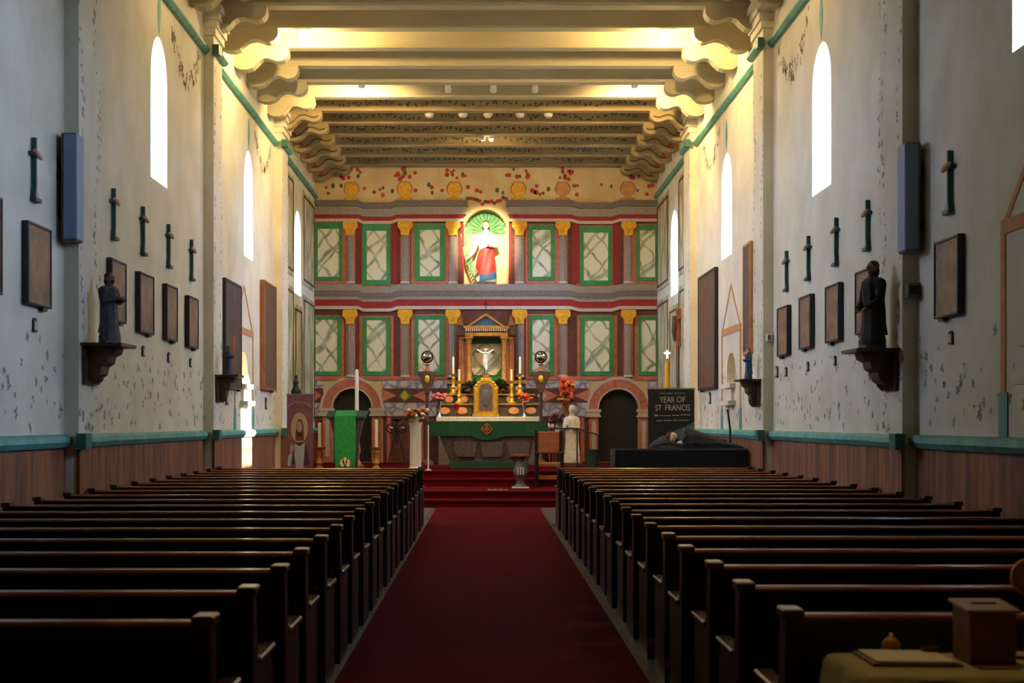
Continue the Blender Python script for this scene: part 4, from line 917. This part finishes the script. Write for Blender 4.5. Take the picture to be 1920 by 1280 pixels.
# globe stands on either side
for px, s in ((801, 'left'), (1014, 'right')):
    Y = 34.2; c = ax(px, Y); t = thing('globe_stand', 'dark carved stand topped by a shiny globe, %s of the altar' % s, 'stand', (c, Y, .6))
    z1 = az(730, Y)
    MB().lathe([(.17, 0), (.16, .05), (.06, .12), (.035, .25), (.05, .5), (.03, .7), (.045, z1 - .65), (.06, z1 - .6)], (c, Y, .6), 12).build('pole', 'wood_carved', t, smooth=True)
    MB().prism([(c - .05, z1 - .1), (c + .05, z1 - .1), (c + .2, az(703, Y)), (c + .23, az(696, Y)), (c - .23, az(696, Y)), (c - .2, az(703, Y))], 'y', Y - .08, Y + .08).build('bracket', 'wood_carved', t, bevel=.02)
    MB().ball((c, Y - .09, az(711, Y)), .055, .02, .1, 10, 8).build('gilt_drop', 'gold', t, smooth=True)
    MB().lathe([(.1, 0), (.05, .05), (.04, .14), (.07, .17)], (c, Y, az(696, Y)), 12).build('globe_foot', 'wood_orange', t, smooth=True)
    MB().ball((c, Y, az(669, Y)), .13, None, None, 20, 14).build('globe', 'glass_ball', t, smooth=True)
    rg = MB(); rg.tube([(c + .14 * math.cos(a), Y, az(669, Y) + .14 * math.sin(a)) for a in [i * math.pi / 10 for i in range(21)]], .014, 6); rg.build('ring', 'iron', t, smooth=True)

# ---------------------------------------------------------------- things on the platform, left
Y = 30.0; zf = .6
c = ax(650, Y); t = thing('lectern', 'dark lectern draped with a bright green cloth, left of the altar', 'lectern', (c, Y, zf))
MB().box(c - .27, c + .27, Y - .05, Y + .35, zf, zf + .06).build('foot', 'green_base', t, bevel=.01)
MB().rings([[(c - a, Y + b, z_), (c + a, Y + b, z_), (c + a, Y + .3, z_), (c - a, Y + .3, z_)] for a, b, z_ in ((.2, .02, zf + .06), (.24, 0, zf + .6), (.34, -.04, az(787, Y)), (.4, -.06, az(782, Y)))]).build('stem', 'stone_dark', t)
MB().prism([(Y - .12, az(784, Y)), (Y + .42, az(773, Y)), (Y + .42, az(769, Y)), (Y - .12, az(780, Y))], 'x', c - .42, c + .42).build('desk', 'green_base', t, bevel=.008)
lc = c - .02
mb = MB(); mb.rings([[(lc - .22, Y + .3, az(768.6, Y)), (lc + .22, Y + .3, az(768.6, Y))], [(lc - .22, Y - .13, az(779.5, Y)), (lc + .22, Y - .13, az(779.5, Y))], [(lc - .22, Y - .14, zf + .4), (lc + .22, Y - .14, zf + .4)], [(lc - .2, Y - .135, zf + .02), (lc + .2, Y - .135, zf + .02)]], cap=False, closed=False)
gc = mb.build('lectern_cloth', 'green_bright'); tag(gc, 'bright green cloth hanging down the front of the lectern', 'cloth')
mb = MB()
for s in (-1, 0, 1): mb.prism([(lc + s * .06 + .05 * math.cos(a), zf + .16 + (.05 if s == 0 else 0) + .08 * math.sin(a)) for a in [i * .785 for i in range(8)]], 'y', Y - .15, Y - .142)
mb.build('emblem', 'halo', gc)
Yp = 29.93 + .35; candlestick(669, 692, 770, 872, 30.9, 'tall white paschal candle behind the green draped lectern', 'candle_white', 'gold_wood', 'paschal_candlestick', 1.6, 'floor candle stands', zb=zf)
for px, yt, ym, s in ((599.5, 792, 838, 'between banner and lectern'), (705, 786, 838, 'right of the lectern')): candlestick(px, yt, ym, 880, 30.2, 'brass floor candle stand with thick candle ' + s, 'candle', 'gold_wood', 'floor_candlestick', 1.5, 'floor candle stands', zb=zf)
Y = 30.3; c = ax(779, Y); t = thing('flower_pedestal', 'white round pedestal column left of the altar', 'pedestal', (c, Y, zf))
zp = az(792, Y); MB().lathe([(.14, 0), (.14, .05), (.12, .07), (.115, zp - zf - .08), (.13, zp - zf - .05), (.14, zp - zf)], (c, Y, zf), 20).build('shaft', 'white', t, smooth=True)
t = thing('flower_arrangement', 'wide arrangement of orange and white flowers on the white pedestal', 'flowers', (c, Y, zp), 'vases of flowers')
MB().lathe([(.06, 0), (.09, .06), (.1, .1)], (c, Y, zp), 14).build('bowl', 'white', t, smooth=True)
mb = MB(); leaves(mb, (c, Y, zp + .1), .2, 60, .16); mb.build('foliage', 'leaf', t, stuff=True)
mb = MB(); bunch(mb, (c, Y, zp + .16), .26, .12, 34, .055); mb.build('blossoms', 'flower_mix', t, smooth=True, stuff=True)
mb = MB(); bunch(mb, (c + .05, Y - .05, zp + .14), .28, .14, 10, .045); mb.build('white_blossoms', 'white', t, smooth=True, stuff=True)
Y = 30.05; c = ax(803, Y); t = thing('thin_pole', 'thin pale upright pole at the left corner of the altar', 'pole', (c, Y, zf))
MB().tube([(c, Y, zf + .02), (c, Y, az(796, Y))], .014, 8).build('rod', 'white', t, smooth=True); MB().lathe([(.07, 0), (.07, .02), (.02, .03)], (c, Y, zf), 14).build('foot', 'white', t, smooth=True)
Y = 33.2; c = ax(744, Y); t = thing('iron_stand', 'black wrought iron scroll stand between lectern and pedestal', 'stand', (c, Y, zf)); z = az(806, Y)
mb = MB()
for s in (-1, 1):
    mb.tube([(c + s * (.13 + .1 * math.cos(a)), Y, z + .04 + .1 * math.sin(a)) for a in [i * math.pi / 8 for i in range(17)]], .018, 6)
    mb.tube([(c + s * .03, Y, z - .05), (c + s * .08, Y, z - .25), (c + s * .2, Y - .1, zf + .02)], .018, 6)
mb.build('scrolls', 'iron', t, smooth=True); MB().tube([(c, Y, z - .3), (c, Y, z + .22)], .02, 8).build('post', 'iron', t, smooth=True); MB().lathe([(.02, 0), (.1, .03), (.11, .05)], (c, Y, z + .2), 12).build('tray', 'iron', t, smooth=True)
for s in (-1, 1): MB().ball((c + s * .13, Y, z + .04), .05, .05, .05, 10, 8).build('glass_cup', 'silver', t, smooth=True)
# left banner
def text(body, size, loc, m, parent, name='lettering', ext=.002, align='CENTER', sx=1.0):
    cu = bpy.data.curves.new(name, 'FONT'); cu.body = body; cu.size = size; cu.align_x = align; cu.extrude = ext; cu.resolution_u = 3
    o = bpy.data.objects.new(name, cu); COL.objects.link(o); dg = bpy.context.evaluated_depsgraph_get()
    me = bpy.data.meshes.new_from_object(o.evaluated_get(dg)); bpy.data.objects.remove(o); bpy.data.curves.remove(cu)
    me.materials.clear(); me.materials.append(MATS[m]); o = bpy.data.objects.new(name, me); COL.objects.link(o)
    o.parent = parent; o.location = Vector(loc) - ORI[parent.name]; o.rotation_euler = (R(90), 0, 0); o.scale = (sx, 1, 1)
    return o
Y = 24.2; xa, xb = ax(538, Y), ax(587, Y); c = (xa + xb) / 2; zt = az(740, Y)
t = thing('roll_up_banner', 'maroon roll-up banner with a haloed bearded figure in white', 'banner', (c, Y, 0))
MB().box(xa - .02, xb + .02, Y - .08, Y + .08, 0, .08).build('base', 'silver', t, bevel=.01); MB().box(c - .012, c + .012, Y + .02, Y + .04, .08, zt).build('pole', 'silver', t)
bs = MB().box(xa, xb, Y - .006, Y, .08, zt).build('sheet', 'banner_maroon', t); MB().box(xa - .01, xb + .01, Y - .012, Y + .012, zt - .005, zt + .02).build('top_bar', 'silver', t)
def flat(pts, y0, name, m, par): return MB().prism(pts, 'y', y0, Y - .006).build(name, m, par)
def ell(cx, cz, rx, rz, n_=16): return [(cx + rx * math.cos(i * 2 * math.pi / n_), cz + rz * math.sin(i * 2 * math.pi / n_)) for i in range(n_)]
zc = az(800, Y); px_ = Y / F; c = ax(561.5, Y)
def hx(x, y): return (ax(x, Y), az(y, Y))
flat(ell(c, zc - .02, 16 * px_, 29 * px_, 24), Y - .008, 'halo_print', 'halo', bs)
flat([hx(*p) for p in ((554, 826), (554, 812), (556, 795), (559, 787), (562, 785), (566, 787), (569, 797), (570, 815), (570, 826))], Y - .0092, 'hair_print', 'wood_orange', bs)
flat(ell(c, zc, 5.2 * px_, 10.5 * px_), Y - .0098, 'face_print', 'flesh', bs)
flat([hx(*p) for p in ((557, 808), (561.5, 811.5), (566, 808), (566, 815), (562, 820), (557.5, 815))], Y - .0102, 'beard_print', 'wood_carved', bs)
for e_ in (-2.2, 2.2): flat(ell(c + e_ * px_, zc + 1.5 * px_, 1.1 * px_, .6 * px_, 8), Y - .0104, 'eye_print', 'hair', bs)
flat([hx(*p) for p in ((547, 870), (551, 838), (556, 829), (567, 829), (574, 834), (581, 872))], Y - .0088, 'cloak_print', 'flower_purple', bs)
flat([hx(*p) for p in ((552, 831), (562, 836), (572, 829), (571, 850), (568, 885), (556, 885), (552, 855))], Y - .0096, 'robe_print', 'robe_white', bs)
flat([hx(*p) for p in ((544, 850), (544, 836), (545.5, 828), (547.5, 836), (550, 830), (551, 840), (548, 852))], Y - .01, 'hand_print', 'flesh', bs)
flat([hx(*p) for p in ((539, 872), (540, 856), (544, 850), (548, 852), (546, 868), (543, 875))], Y - .0098, 'cuff_print', 'robe_white', bs)
w_ = 'Sacred Heart of Jesus'
for i, ch in enumerate(w_):
    a = (i - (len(w_) - 1) / 2) / len(w_) * 2.1
    if ch != ' ': text(ch, .062, (c + .225 * math.sin(a), Y - .0085, zt - .29 + .15 * math.cos(a)), 'lettering', bs).rotation_euler = (R(90), a * .75, 0)
# small dark bottle-shaped lamp behind the banner
Y = 30.7; c = ax(555, Y); z0 = az(738, Y)
t = thing('dark_ewer', 'small dark bottle shaped ornament standing behind the maroon banner', 'ornament', (c, Y, .6))
MB().lathe([(.16, 0), (.16, .04), (.035, .08), (.03, z0 - .66), (.12, z0 - .62), (.12, z0 - .6)], (c, Y, .6), 12).build('stand', 'wood_carved', t, smooth=True)
MB().lathe([(.1, 0), (.11, .05), (.06, .14), (.05, .2), (.065, .25), (.03, .3), (.035, .38), (.01, .4)], (c, Y, z0), 12).build('vessel', 'black', t, smooth=True)

# ---------------------------------------------------------------- things on the platform, right
Y = 28.9; c = ax(1030, Y); zf = .3; t = thing('presider_chair', 'wooden armchair with a brown leather back, right of the altar', 'chair', (c, Y, zf))
zt = az(809, Y); hw = .28
MB().box(c - hw + .05, c + hw - .05, Y + .4, Y + .45, az(850, Y), zt).build('backrest', 'leather', t, bevel=.015)
for s in (-1, 1):
    MB().box(*sorted((c + s * hw, c + s * (hw - .06))), Y + .38, Y + .45, zf, zt + .03).build('leg', 'wood_pew', t, bevel=.008); MB().box(*sorted((c + s * hw, c + s * (hw - .06))), Y - .12, Y - .05, zf, zf + .68).build('leg', 'wood_pew', t, bevel=.008)
    MB().box(*sorted((c + s * (hw + .02), c + s * (hw - .08))), Y - .16, Y + .42, zf + .66, zf + .71).build('armrest', 'wood_pew', t, bevel=.012)
MB().box(c - hw + .03, c + hw - .03, Y - .1, Y + .42, zf + .4, zf + .5).build('seat', 'leather', t, bevel=.02); MB().box(c - hw + .05, c + hw - .05, Y - .1, Y - .06, zf + .16, zf + .24).build('stretcher', 'wood_orange', t, bevel=.005)
Y = 28.5; c = ax(976, Y); t = thing('baluster_stand', 'small painted baluster stand with a flat top on the red landing', 'stand', (c, Y, zf)); hz_ = az(851, Y) - zf
MB().lathe([(q, z_ * hz_) for q, z_ in ((.15, 0), (.15, .04), (.13, .08), (.085, .13), (.075, .2), (.09, .28), (.13, .38), (.145, .48), (.13, .58), (.095, .7), (.075, .8), (.085, .88), (.13, .94))], (c, Y, zf), 18).build('baluster', 'stone_dark', t, smooth=True)
MB().prism([(c + .18 * math.cos(a), Y + .18 * math.sin(a)) for a in [i * math.pi / 4 + .39 for i in range(8)]], 'z', zf + hz_ * .94, zf + hz_).build('top', 'wood_box', t); MB().box(c - .17, c + .17, Y - .17, Y + .17, zf, zf + .03).build('plinth', 'marble_white', t, bevel=.008)
for s in (-1, 0, 1): MB().tube([(c + s * .05, Y - .155 + abs(s) * .02, zf + hz_ * .4), (c + s * .05, Y - .16 + abs(s) * .02, zf + hz_ * .62)], .02, 6).build('painted_leaf', 'r_light', t)
Y = 27.75; c = ax(933, Y); t = MB()
t = thing('floor_plate', 'small yellowish green patterned mat on the red landing', 'mat', (c, Y, .3))
MB().box(c - .19, c + .19, Y - .14, Y + .14, .301, .312).build('mat_body', 'cloth_olive', t)
for i in range(3):
    for j in range(2): MB().prism([(c - .12 + .12 * i + .04 * a, Y - .065 + .13 * j + .045 * b) for a, b in ((-1, 0), (0, -1), (1, 0), (0, 1))], 'z', .312, .316).build('diamond', 'green_base', t)
# white draped cloth, flowers, rail
Y = 31.3; zf = .6; c = ax(1072, Y); zt = az(768, Y)
t = thing('statue_block', 'low dark red block under the white statue right of the altar', 'pedestal', (c, Y, zf)); MB().box(c - .26, c + .26, Y - .2, Y + .2, zf, zf + .1).build('block', 'kneeler', t, bevel=.01); MB().box(c - .22, c + .22, Y - .17, Y + .17, zf + .1, zf + .13).build('cap', 'kneeler', t, bevel=.008)
figure('white_statue', 'white robed statue with a veil standing right of the altar', 'statue', (c, Y, zf + .13), zt - zf - .13 + .06, R(-20), 'white_cloth', 'white_cloth', 'marble_white', 'marble_white', {'L': ((-.14, -.03, .54), (-.06, -.14, .6)), 'R': ((.14, -.03, .54), (.05, -.14, .58))}, 'marble_white')
Y = 32.0; c = ax(1047, Y); zt = az(797, Y); t = thing('flower_vase', 'purple flowers in a pale vase on a stand beside the white draped cloth', 'flowers', (c, Y, zf), 'vases of flowers')
MB().lathe([(.13, 0), (.13, .04), (.05, .08), (.04, zt - zf - .35), (.12, zt - zf - .3), (.12, zt - zf - .27)], (c, Y, zf), 14).build('stand', 'wood_carved', t, smooth=True)
MB().lathe([(.07, 0), (.09, .1), (.06, .22), (.08, .28)], (c, Y, zt - .27), 14).build('vase', 'white', t, smooth=True)
mb = MB(); bunch(mb, (c, Y, zt + .12), .24, .14, 44, .055); mb.build('blossoms', 'flower_purple', t, smooth=True, stuff=True); mb = MB(); leaves(mb, (c, Y, zt + .05), .2, 50, .16); mb.build('foliage', 'leaf', t, stuff=True)
Y = 33.9; c = ax(1062, Y); t = thing('flower_vase', 'tall orange red gladioli in a stand behind the purple flowers', 'flowers', (c, Y, zf), 'vases of flowers'); z0 = az(762, Y)
MB().lathe([(.15, 0), (.15, .05), (.05, .1), (.04, z0 - zf - .3), (.1, z0 - zf - .1), (.12, z0 - zf)], (c, Y, zf), 14).build('stand', 'wood_orange', t, smooth=True)
mb = MB()
for i in range(46):
    q = random.random(); mb.ball((c + random.uniform(-.13, .13) * (1.2 - abs(q - .6)), Y + random.uniform(-.1, .1), z0 + .05 + q * .62), .05, .04, .07, 7, 5)
mb.build('blossoms', 'flower_orange', t, smooth=True, stuff=True)
mb = MB(); bunch(mb, (c + .12, Y - .05, z0 + .5), .12, .1, 8, .045); bunch(mb, (c - .15, Y - .05, z0 + .1), .1, .1, 6, .045); mb.build('yellow_blossoms', 'r_yellow', t, smooth=True, stuff=True)
mb = MB(); leaves(mb, (c, Y, z0 + .1), .24, 60, .18); mb.build('foliage', 'leaf', t, stuff=True)
for i, (px, yy) in enumerate(((1033, 796),)):
    Y = 32.75; c = ax(px, Y); z0 = az(yy + 8, Y); t = thing('glass_lantern', ('pale round lantern on a post by the purple flowers', 'smaller pale lantern on a post behind the armchair')[i], 'lantern', (c, Y, zf))
    MB().lathe([(.1, 0), (.1, .03), (.02, .06), (.02, z0 - zf)], (c, Y, zf), 10).build('post', 'iron', t, smooth=True); MB().ball((c, Y, z0 + .09), .07, .07, .1, 12, 8).build('globe', 'candle', t, smooth=True)
Y = 30.2; t = thing('hand_rail', 'thin black handrail sloping down beside the right doorway', 'railing', (ax(1100, Y), Y, zf))
MB().tube([(ax(1030, Y), Y, az(803, Y)), (ax(1082, Y), Y, az(803, Y)), (ax(1121, Y), Y - .3, az(815, Y))], .016, 8).build('rail', 'iron', t, smooth=True)
for px, q, yy in ((1082, 0, 803), (1120, -.3, 815)): MB().tube([(ax(px, Y), Y + q, zf), (ax(px, Y), Y + q, az(yy, Y))], .014, 8).build('post', 'iron', t, smooth=True)
Y = 30.75; c = ax(1110, Y); t = thing('waste_bin', 'small dark green bin beside the right doorway', 'bin', (c, Y, zf))
MB().lathe([(.11, 0), (.14, .38), (.15, .4), (.13, .4), (.125, .36)], (c, Y, zf), 16).build('body', 'green_base', t, smooth=True); MB().lathe([(.152, .39), (.152, .42), (.02, .44)], (c, Y, zf), 16).build('lid', 'black', t, smooth=True)
# banner of the year
Y = 25.6; xa, xb = ax(1215, Y), ax(1302, Y); c = (xa + xb) / 2; zt = az(729, Y)
t = thing('roll_up_banner', 'black roll-up banner reading YEAR OF ST FRANCIS behind the reclining figure', 'banner', (c, Y, 0))
MB().box(xa - .02, xb + .02, Y - .1, Y + .1, 0, .08).build('base', 'silver', t, bevel=.01); MB().box(c - .012, c + .012, Y + .02, Y + .04, .08, zt).build('pole', 'silver', t)
bs = MB().box(xa, xb, Y - .006, Y, .08, zt).build('sheet', 'banner_black', t); MB().box(xa - .01, xb + .01, Y - .012, Y + .012, zt - .005, zt + .02).build('top_bar', 'silver', t)
def word(w, x0, x1, yb_, hp):
    o = text(w, .16, (0, Y - .008, 0), 'lettering', bs, align='LEFT'); xs = [v.co.x for v in o.data.vertices]; zs = [v.co.y for v in o.data.vertices]
    sx = (x1 - x0) * Y / F / (max(xs) - min(xs)); sy = hp * Y / F / (max(zs) - min(zs)); o.scale = (sx, sy, 1)
    o.location = Vector((ax(x0, Y) - min(xs) * sx, Y - .008, az(yb_, Y) - min(zs) * sy)) - ORI[bs.name]; return o
word('YEAR', 1236.5, 1265, 754.5, 11); word('OF', 1268.5, 1285, 754, 11); word('ST', 1229, 1240.5, 770, 11); word('FRANCIS', 1247.5, 1293.5, 769.5, 11)
def scribble(x0, x1, y, hp, n_, r_):       # lines of script too small to read
    MB().tube([(ax(x0 + (x1 - x0) * i / n_, Y), Y - .009, az(y + hp * math.sin(i * 2.1) * (.5 + .5 * math.sin(i * .7)), Y)) for i in range(n_ + 1)], r_, 5).build('script_line', 'lettering', bs)
for x0, x1, y, hp in ((1237, 1248, 737.5, .8), (1251, 1261, 737.3, .8), (1264, 1285, 737, .8), (1227, 1234, 778.5, 2.6), (1236, 1258, 779, 1.2), (1260, 1274, 778.5, 1.6), (1276, 1295, 777.5, 1.8), (1230, 1242, 788.5, 1.3), (1244, 1259, 788, 1.5), (1262, 1270, 788, 1.2), (1272, 1292, 787.5, 1.5)): scribble(x0, x1, y, hp, 26, .004)
flat([(ax(1262, Y), az(808, Y)), (ax(1285, Y), az(800, Y)), (xb, az(790, Y)), (xb, .7), (ax(1262, Y), .7)], Y - .008, 'blue_print', 'banner_blue', bs)
# bier with the reclining draped figure
Yb = 23.35; xa, xb = ax(1148, Yb), ax(1402, Yb); zt = az(842, Yb)
t = thing('bier', 'long black draped bier standing at the right before the sanctuary', 'platform', ((xa + xb) / 2, Yb + .4, 0))
MB().box(xa + .03, xb, Yb, Yb + .75, .02, zt).build('body', 'black_cloth', t, bevel=.02)
MB().prism([(xa - .03, 0), (xa + .01, 0), (xa + .05, zt + .01), (xa + .01, zt + .01)], 'y', Yb - .02, Yb).build('metal_edge', 'silver', t)
MB().box(xa + .02, xb, Yb - .015, Yb, zt - .02, zt + .01).build('top_edge', 'stone_dark', t)
fz = zt + .006
t = thing('reclining_figure', 'reclining bearded figure in a dark hooded robe with raised knees on the bier', 'figure', (ax(1300, Yb), Yb + .4, fz))
rs = []
for px, hgt, wid, dy in ((1218, .04, .1, 0), (1228, .12, .2, 0), (1240, .19, .27, 0), (1250, .2, .31, 0), (1260, .12, .31, 0), (1268, .06, .31, 0), (1274, .07, .3, 0), (1279, .22, .28, 0), (1284, .335, .26, 0), (1290, .33, .26, 0), (1304, .29, .26, 0), (1322, .235, .25, 0), (1342, .17, .24, 0), (1362, .11, .23, .0), (1382, .07, .2, .0), (1394, .03, .14, .0)):
    X = ax(px, Yb + .3); n_ = 18
    rs.append([(X, Yb + .38 + dy + wid * math.cos(math.pi * i / (n_ - 1)) * (1 + .07 * math.sin(i * 2.3 + px * .05)), fz + .004 + max(0, hgt * math.sin(math.pi * i / (n_ - 1)) ** .7 * (1 + .06 * math.sin(i * 1.7 + px * .09)))) for i in range(n_)])
MB().rings(rs).build('robe', 'robe_dark', t, smooth=True)
hc = Vector((ax(1260, Yb + .3), Yb + .2, az(821, Yb + .2))); mb = MB()
u = Vector((.55, -.62, .45)).normalized(); up = Vector((-.62, .1, .78)); up = (up - u * up.dot(u)).normalized(); sd_ = u.cross(up)
mb.ball(hc, .078, .08, .095, 18, 12)
mb.ball(hc + u * .082 - up * .004, .013, .014, .017, 8, 6); mb.tube([hc - up * .05 - u * .02, hc - up * .17 - u * .03], [.05, .07], 10)
mb.build('head', 'flesh', t, smooth=True)
mb = MB(); mb.ball(hc + u * .04 - up * .065, .052, .05, .042, 12, 8); mb.ball(hc - u * .032 + up * .03, .082, .084, .095, 14, 10); mb.build('hair_and_beard', 'hair', t, smooth=True)
mb = MB()
for q in (-1, 1): mb.ball(hc + u * .072 + up * .022 + sd_ * q * .028, .011, .009, .008, 6, 5)
mb.build('eyes', 'hair', t)
MB().ball(hc - up * .17 - u * .05, .15, .15, .12, 16, 10).build('hood', 'robe_dark', t, smooth=True)
MB().ball(hc - up * .13 + u * .05, .06, .06, .04, 12, 8).build('collar', 'white', t, smooth=True)
# yellow candle with the shining cross
Y = 28.6; c = ax(1251, Y); z0 = az(729, Y); z1 = az(672, Y); t = thing('yellow_candle', 'tall yellow candle topped by a shining white cross behind the black banner', 'candle', (c, Y, .3))
MB().lathe([(.2, 0), (.2, .04), (.05, .1), (.04, z0 - .75), (.12, z0 - .5), (.12, z0 - .45)], (c, Y, .3), 14).build('stand', 'gold_wood', t, smooth=True); MB().lathe([(.085, 0), (.06, .25), (.045, z1 - z0 + .1)], (c, Y, z0 - .15), 16).build('candle', 'candle_yellow', t, smooth=True)
zc = az(663, Y); MB().box(c - .016, c + .016, Y - .015, Y + .015, zc - .09, zc + .07).box(c - .06, c + .06, Y - .015, Y + .015, zc - .004, zc + .03).build('cross', 'bulb_white', t)
# carved processional staff against the right sanctuary wall
Y = 30.5; X = WX - .22; t = thing('processional_cross', 'dark carved wooden crucifix staff by the right sanctuary wall', 'crucifix', (X, Y, .6))
MB().lathe([(.14, 0), (.14, .04), (.03, .08)], (X, Y, .6), 12).build('foot', 'wood_carved', t); MB().tube([(X, Y, .65), (X, Y, az(648, Y))], .024, 8).build('staff', 'wood_carved', t, smooth=True)
MB().box(X - .05, X + .05, Y - .04, Y + .04, az(650, Y), az(578, Y)).build('upright', 'wood_orange', t, bevel=.01); MB().box(X - .03, X + .03, Y - .26, Y + .26, az(600, Y), az(593, Y)).build('crossbar', 'wood_orange', t, bevel=.01)
MB().tube([(X - .08, Y, az(640, Y)), (X - .1, Y, az(622, Y)), (X - .08, Y, az(608, Y)), (X - .09, Y, az(600, Y)), (X - .1, Y, az(592, Y))], [.02, .05, .06, .05, .035], 8).build('corpus', 'wood_carved', t, smooth=True)
# black microphone stand, low black speaker
Y = 24.4; c = ax(1370, Y); t = thing('microphone_stand', 'black microphone stand beside the painted niche, right wall', 'stand', (c, Y, 0))
MB().lathe([(.11, 0), (.11, .02), (.03, .04)], (c, Y, 0), 14).build('foot', 'black', t); MB().tube([(c, Y, .03), (c - .01, Y, az(800, Y))], .018, 8).build('pole', 'black', t); MB().tube([(c - .01, Y, az(803, Y)), (c - .05, Y - .02, az(772, Y))], .016, 8).build('boom', 'black', t)
MB().tube([(c - .05, Y - .02, az(773, Y)), (c - .056, Y - .03, az(768, Y))], [.014, .024], 8).build('microphone', 'black', t)
Y = 25.0; t = thing('stage_monitor', 'low black loudspeaker box behind the reclining figure by the right wall', 'loudspeaker', (ax(1345, Y), Y + .2, 0))
MB().prism([(ax(1326, Y), 0), (ax(1366, Y), 0), (ax(1366, Y), az(824, Y)), (ax(1330, Y), az(822, Y))], 'y', Y + .15, Y + .5).build('cabinet', 'black', t, bevel=.01); MB().box(ax(1332, Y), ax(1362, Y), Y + .14, Y + .15, .2, az(830, Y)).build('grille', 'iron', t)

# ---------------------------------------------------------------- table by the entrance
xa, xb, ya, yb, zt = 1.19, 2.7, 4.52, 5.02, .8
t = thing('side_table', 'narrow table under the olive cloth behind the last right pew', 'table', (1.9, 4.77, 0))
MB().box(xa + .02, xb, ya + .02, yb - .02, zt - .04, zt - .006).build('tabletop', 'wood_box', t)
for x in (xa + .08, xb - .1):
    for y in (ya + .07, yb - .1): MB().box(x - .025, x + .025, y - .025, y + .025, 0, zt - .04).build('leg', 'wood_box', t)
mb = MB(); per = []
def edge(a, b, n_): return [(a[0] + (b[0] - a[0]) * i / n_, a[1] + (b[1] - a[1]) * i / n_) for i in range(n_)]
cs = [(xa, ya), (xb, ya), (xb, yb), (xa, yb)]
for a, b, n_ in ((cs[0], cs[1], 24), (cs[1], cs[2], 8), (cs[2], cs[3], 24), (cs[3], cs[0], 8)): per += edge(a, b, n_)
cx_, cy_ = (xa + xb) / 2, (ya + yb) / 2
def rg_(d, z_, f_):
    out = []
    for i, (x, y) in enumerate(per):
        nx = (-1 if x <= xa + .001 else 1 if x >= xb - .001 else 0); ny = (-1 if y <= ya + .001 else 1 if y >= yb - .001 else 0); w = d + f_ * math.sin(i * 1.35)
        out.append((x + nx * w, y + ny * w, z_))
    return out
mb.rings([rg_(-.02, zt, 0), rg_(.0, zt - .008, 0), rg_(.012, zt - .03, .002), rg_(.03, zt - .2, .015), rg_(.045, zt - .45, .025)], cap=False); n0 = 0
mb.poly(rg_(-.02, zt, 0)); tc_ = mb.build('tablecloth', 'cloth_olive', None, smooth=True); tag(tc_, 'olive yellow tablecloth draped over the table at lower right', 'tablecloth')
z0 = zt + .001; xa, xb = 1.597, 1.75; ya, yb = 4.75, 4.93
t = thing('offering_box', 'brown wooden offering box with a sloping lid on the olive tablecloth', 'box', ((xa + xb) / 2, 4.85, z0))
MB().prism([(ya, z0), (yb, z0), (yb, z0 + .185), (ya, z0 + .17)], 'x', xa, xb).build('body', 'wood_box', t, bevel=.003); MB().prism([(ya - .012, z0 + .17), (yb + .012, z0 + .186), (yb + .012, z0 + .198), (ya - .012, z0 + .182)], 'x', xa - .012, xb + .012).build('lid', 'wood_boxtop', t, bevel=.003)
MB().box((xa + xb) / 2 - .04, (xa + xb) / 2 + .04, 4.838, 4.85, z0 + .19, z0 + .195).build('slot', 'black', t)
MB().box(xa + .0, xb - .02, ya - .09, ya - .02, z0, z0 + .006).build('tray', 'wood_orange', t)
t = thing('guest_book', 'flat open paper folder with dark edge on the olive tablecloth', 'book', (1.41, 4.86, z0)); c = 1.41
MB().prism([(1.27, 4.72), (1.56, 4.7), (1.55, 4.97), (1.27, 4.99)], 'z', z0, z0 + .008).build('cover', 'wood_carved', t); MB().prism([(1.285, 4.735), (1.545, 4.715), (1.535, 4.955), (1.285, 4.975)], 'z', z0 + .008, z0 + .016).build('page', 'paper', t)
t = thing('table_bell', 'small dark dome bell with a light knob at the back of the table', 'bell', (1.415, 5.0, z0))
MB().lathe([(.034, 0), (.033, .012), (.03, .035), (.018, .05), (.008, .055)], (1.408, 5.005, z0), 16).build('dome', 'gold_wood', t, smooth=True); MB().ball((1.408, 5.005, z0 + .061), .008, None, None, 10, 8).build('knob', 'candle', t, smooth=True)
t = thing('pen_tray', 'small dark tray lying on the paper folder', 'tray', (1.52, 4.94, z0 + .017))
MB().box(1.495, 1.55, 4.915, 4.96, z0 + .017, z0 + .022).box(1.495, 1.55, 4.915, 4.92, z0 + .022, z0 + .034).box(1.495, 1.55, 4.955, 4.96, z0 + .022, z0 + .034).build('tray_body', 'wood_carved', t); MB().tube([(1.5, 4.94, z0 + .027), (1.545, 4.935, z0 + .027)], .004, 6).build('pen', 'black', t)
Y = 4.9; c = ax(1928, Y); zc = az(1082, Y); t = thing('collection_basket', 'round tan basket on a slim post at the right edge of the picture', 'basket', (c, Y, z0))
MB().lathe([(.06, 0), (.06, .012), (.012, .02), (.009, zc - z0 - .05)], (c, Y, z0), 14).build('post', 'wood_box', t, smooth=True)
b_ = MB(); b_.rings([[(c + r_ * math.cos(a), Y + d_, zc + r_ * math.sin(a) * 1.05) for a in [i * math.pi / 12 for i in range(24)]] for r_, d_ in ((.03, .02), (.05, .018), (.062, .0), (.062, -.012), (.056, -.014), (.045, .006), (.02, .01))]); b_.build('bowl', 'tan_disc', t, smooth=True)
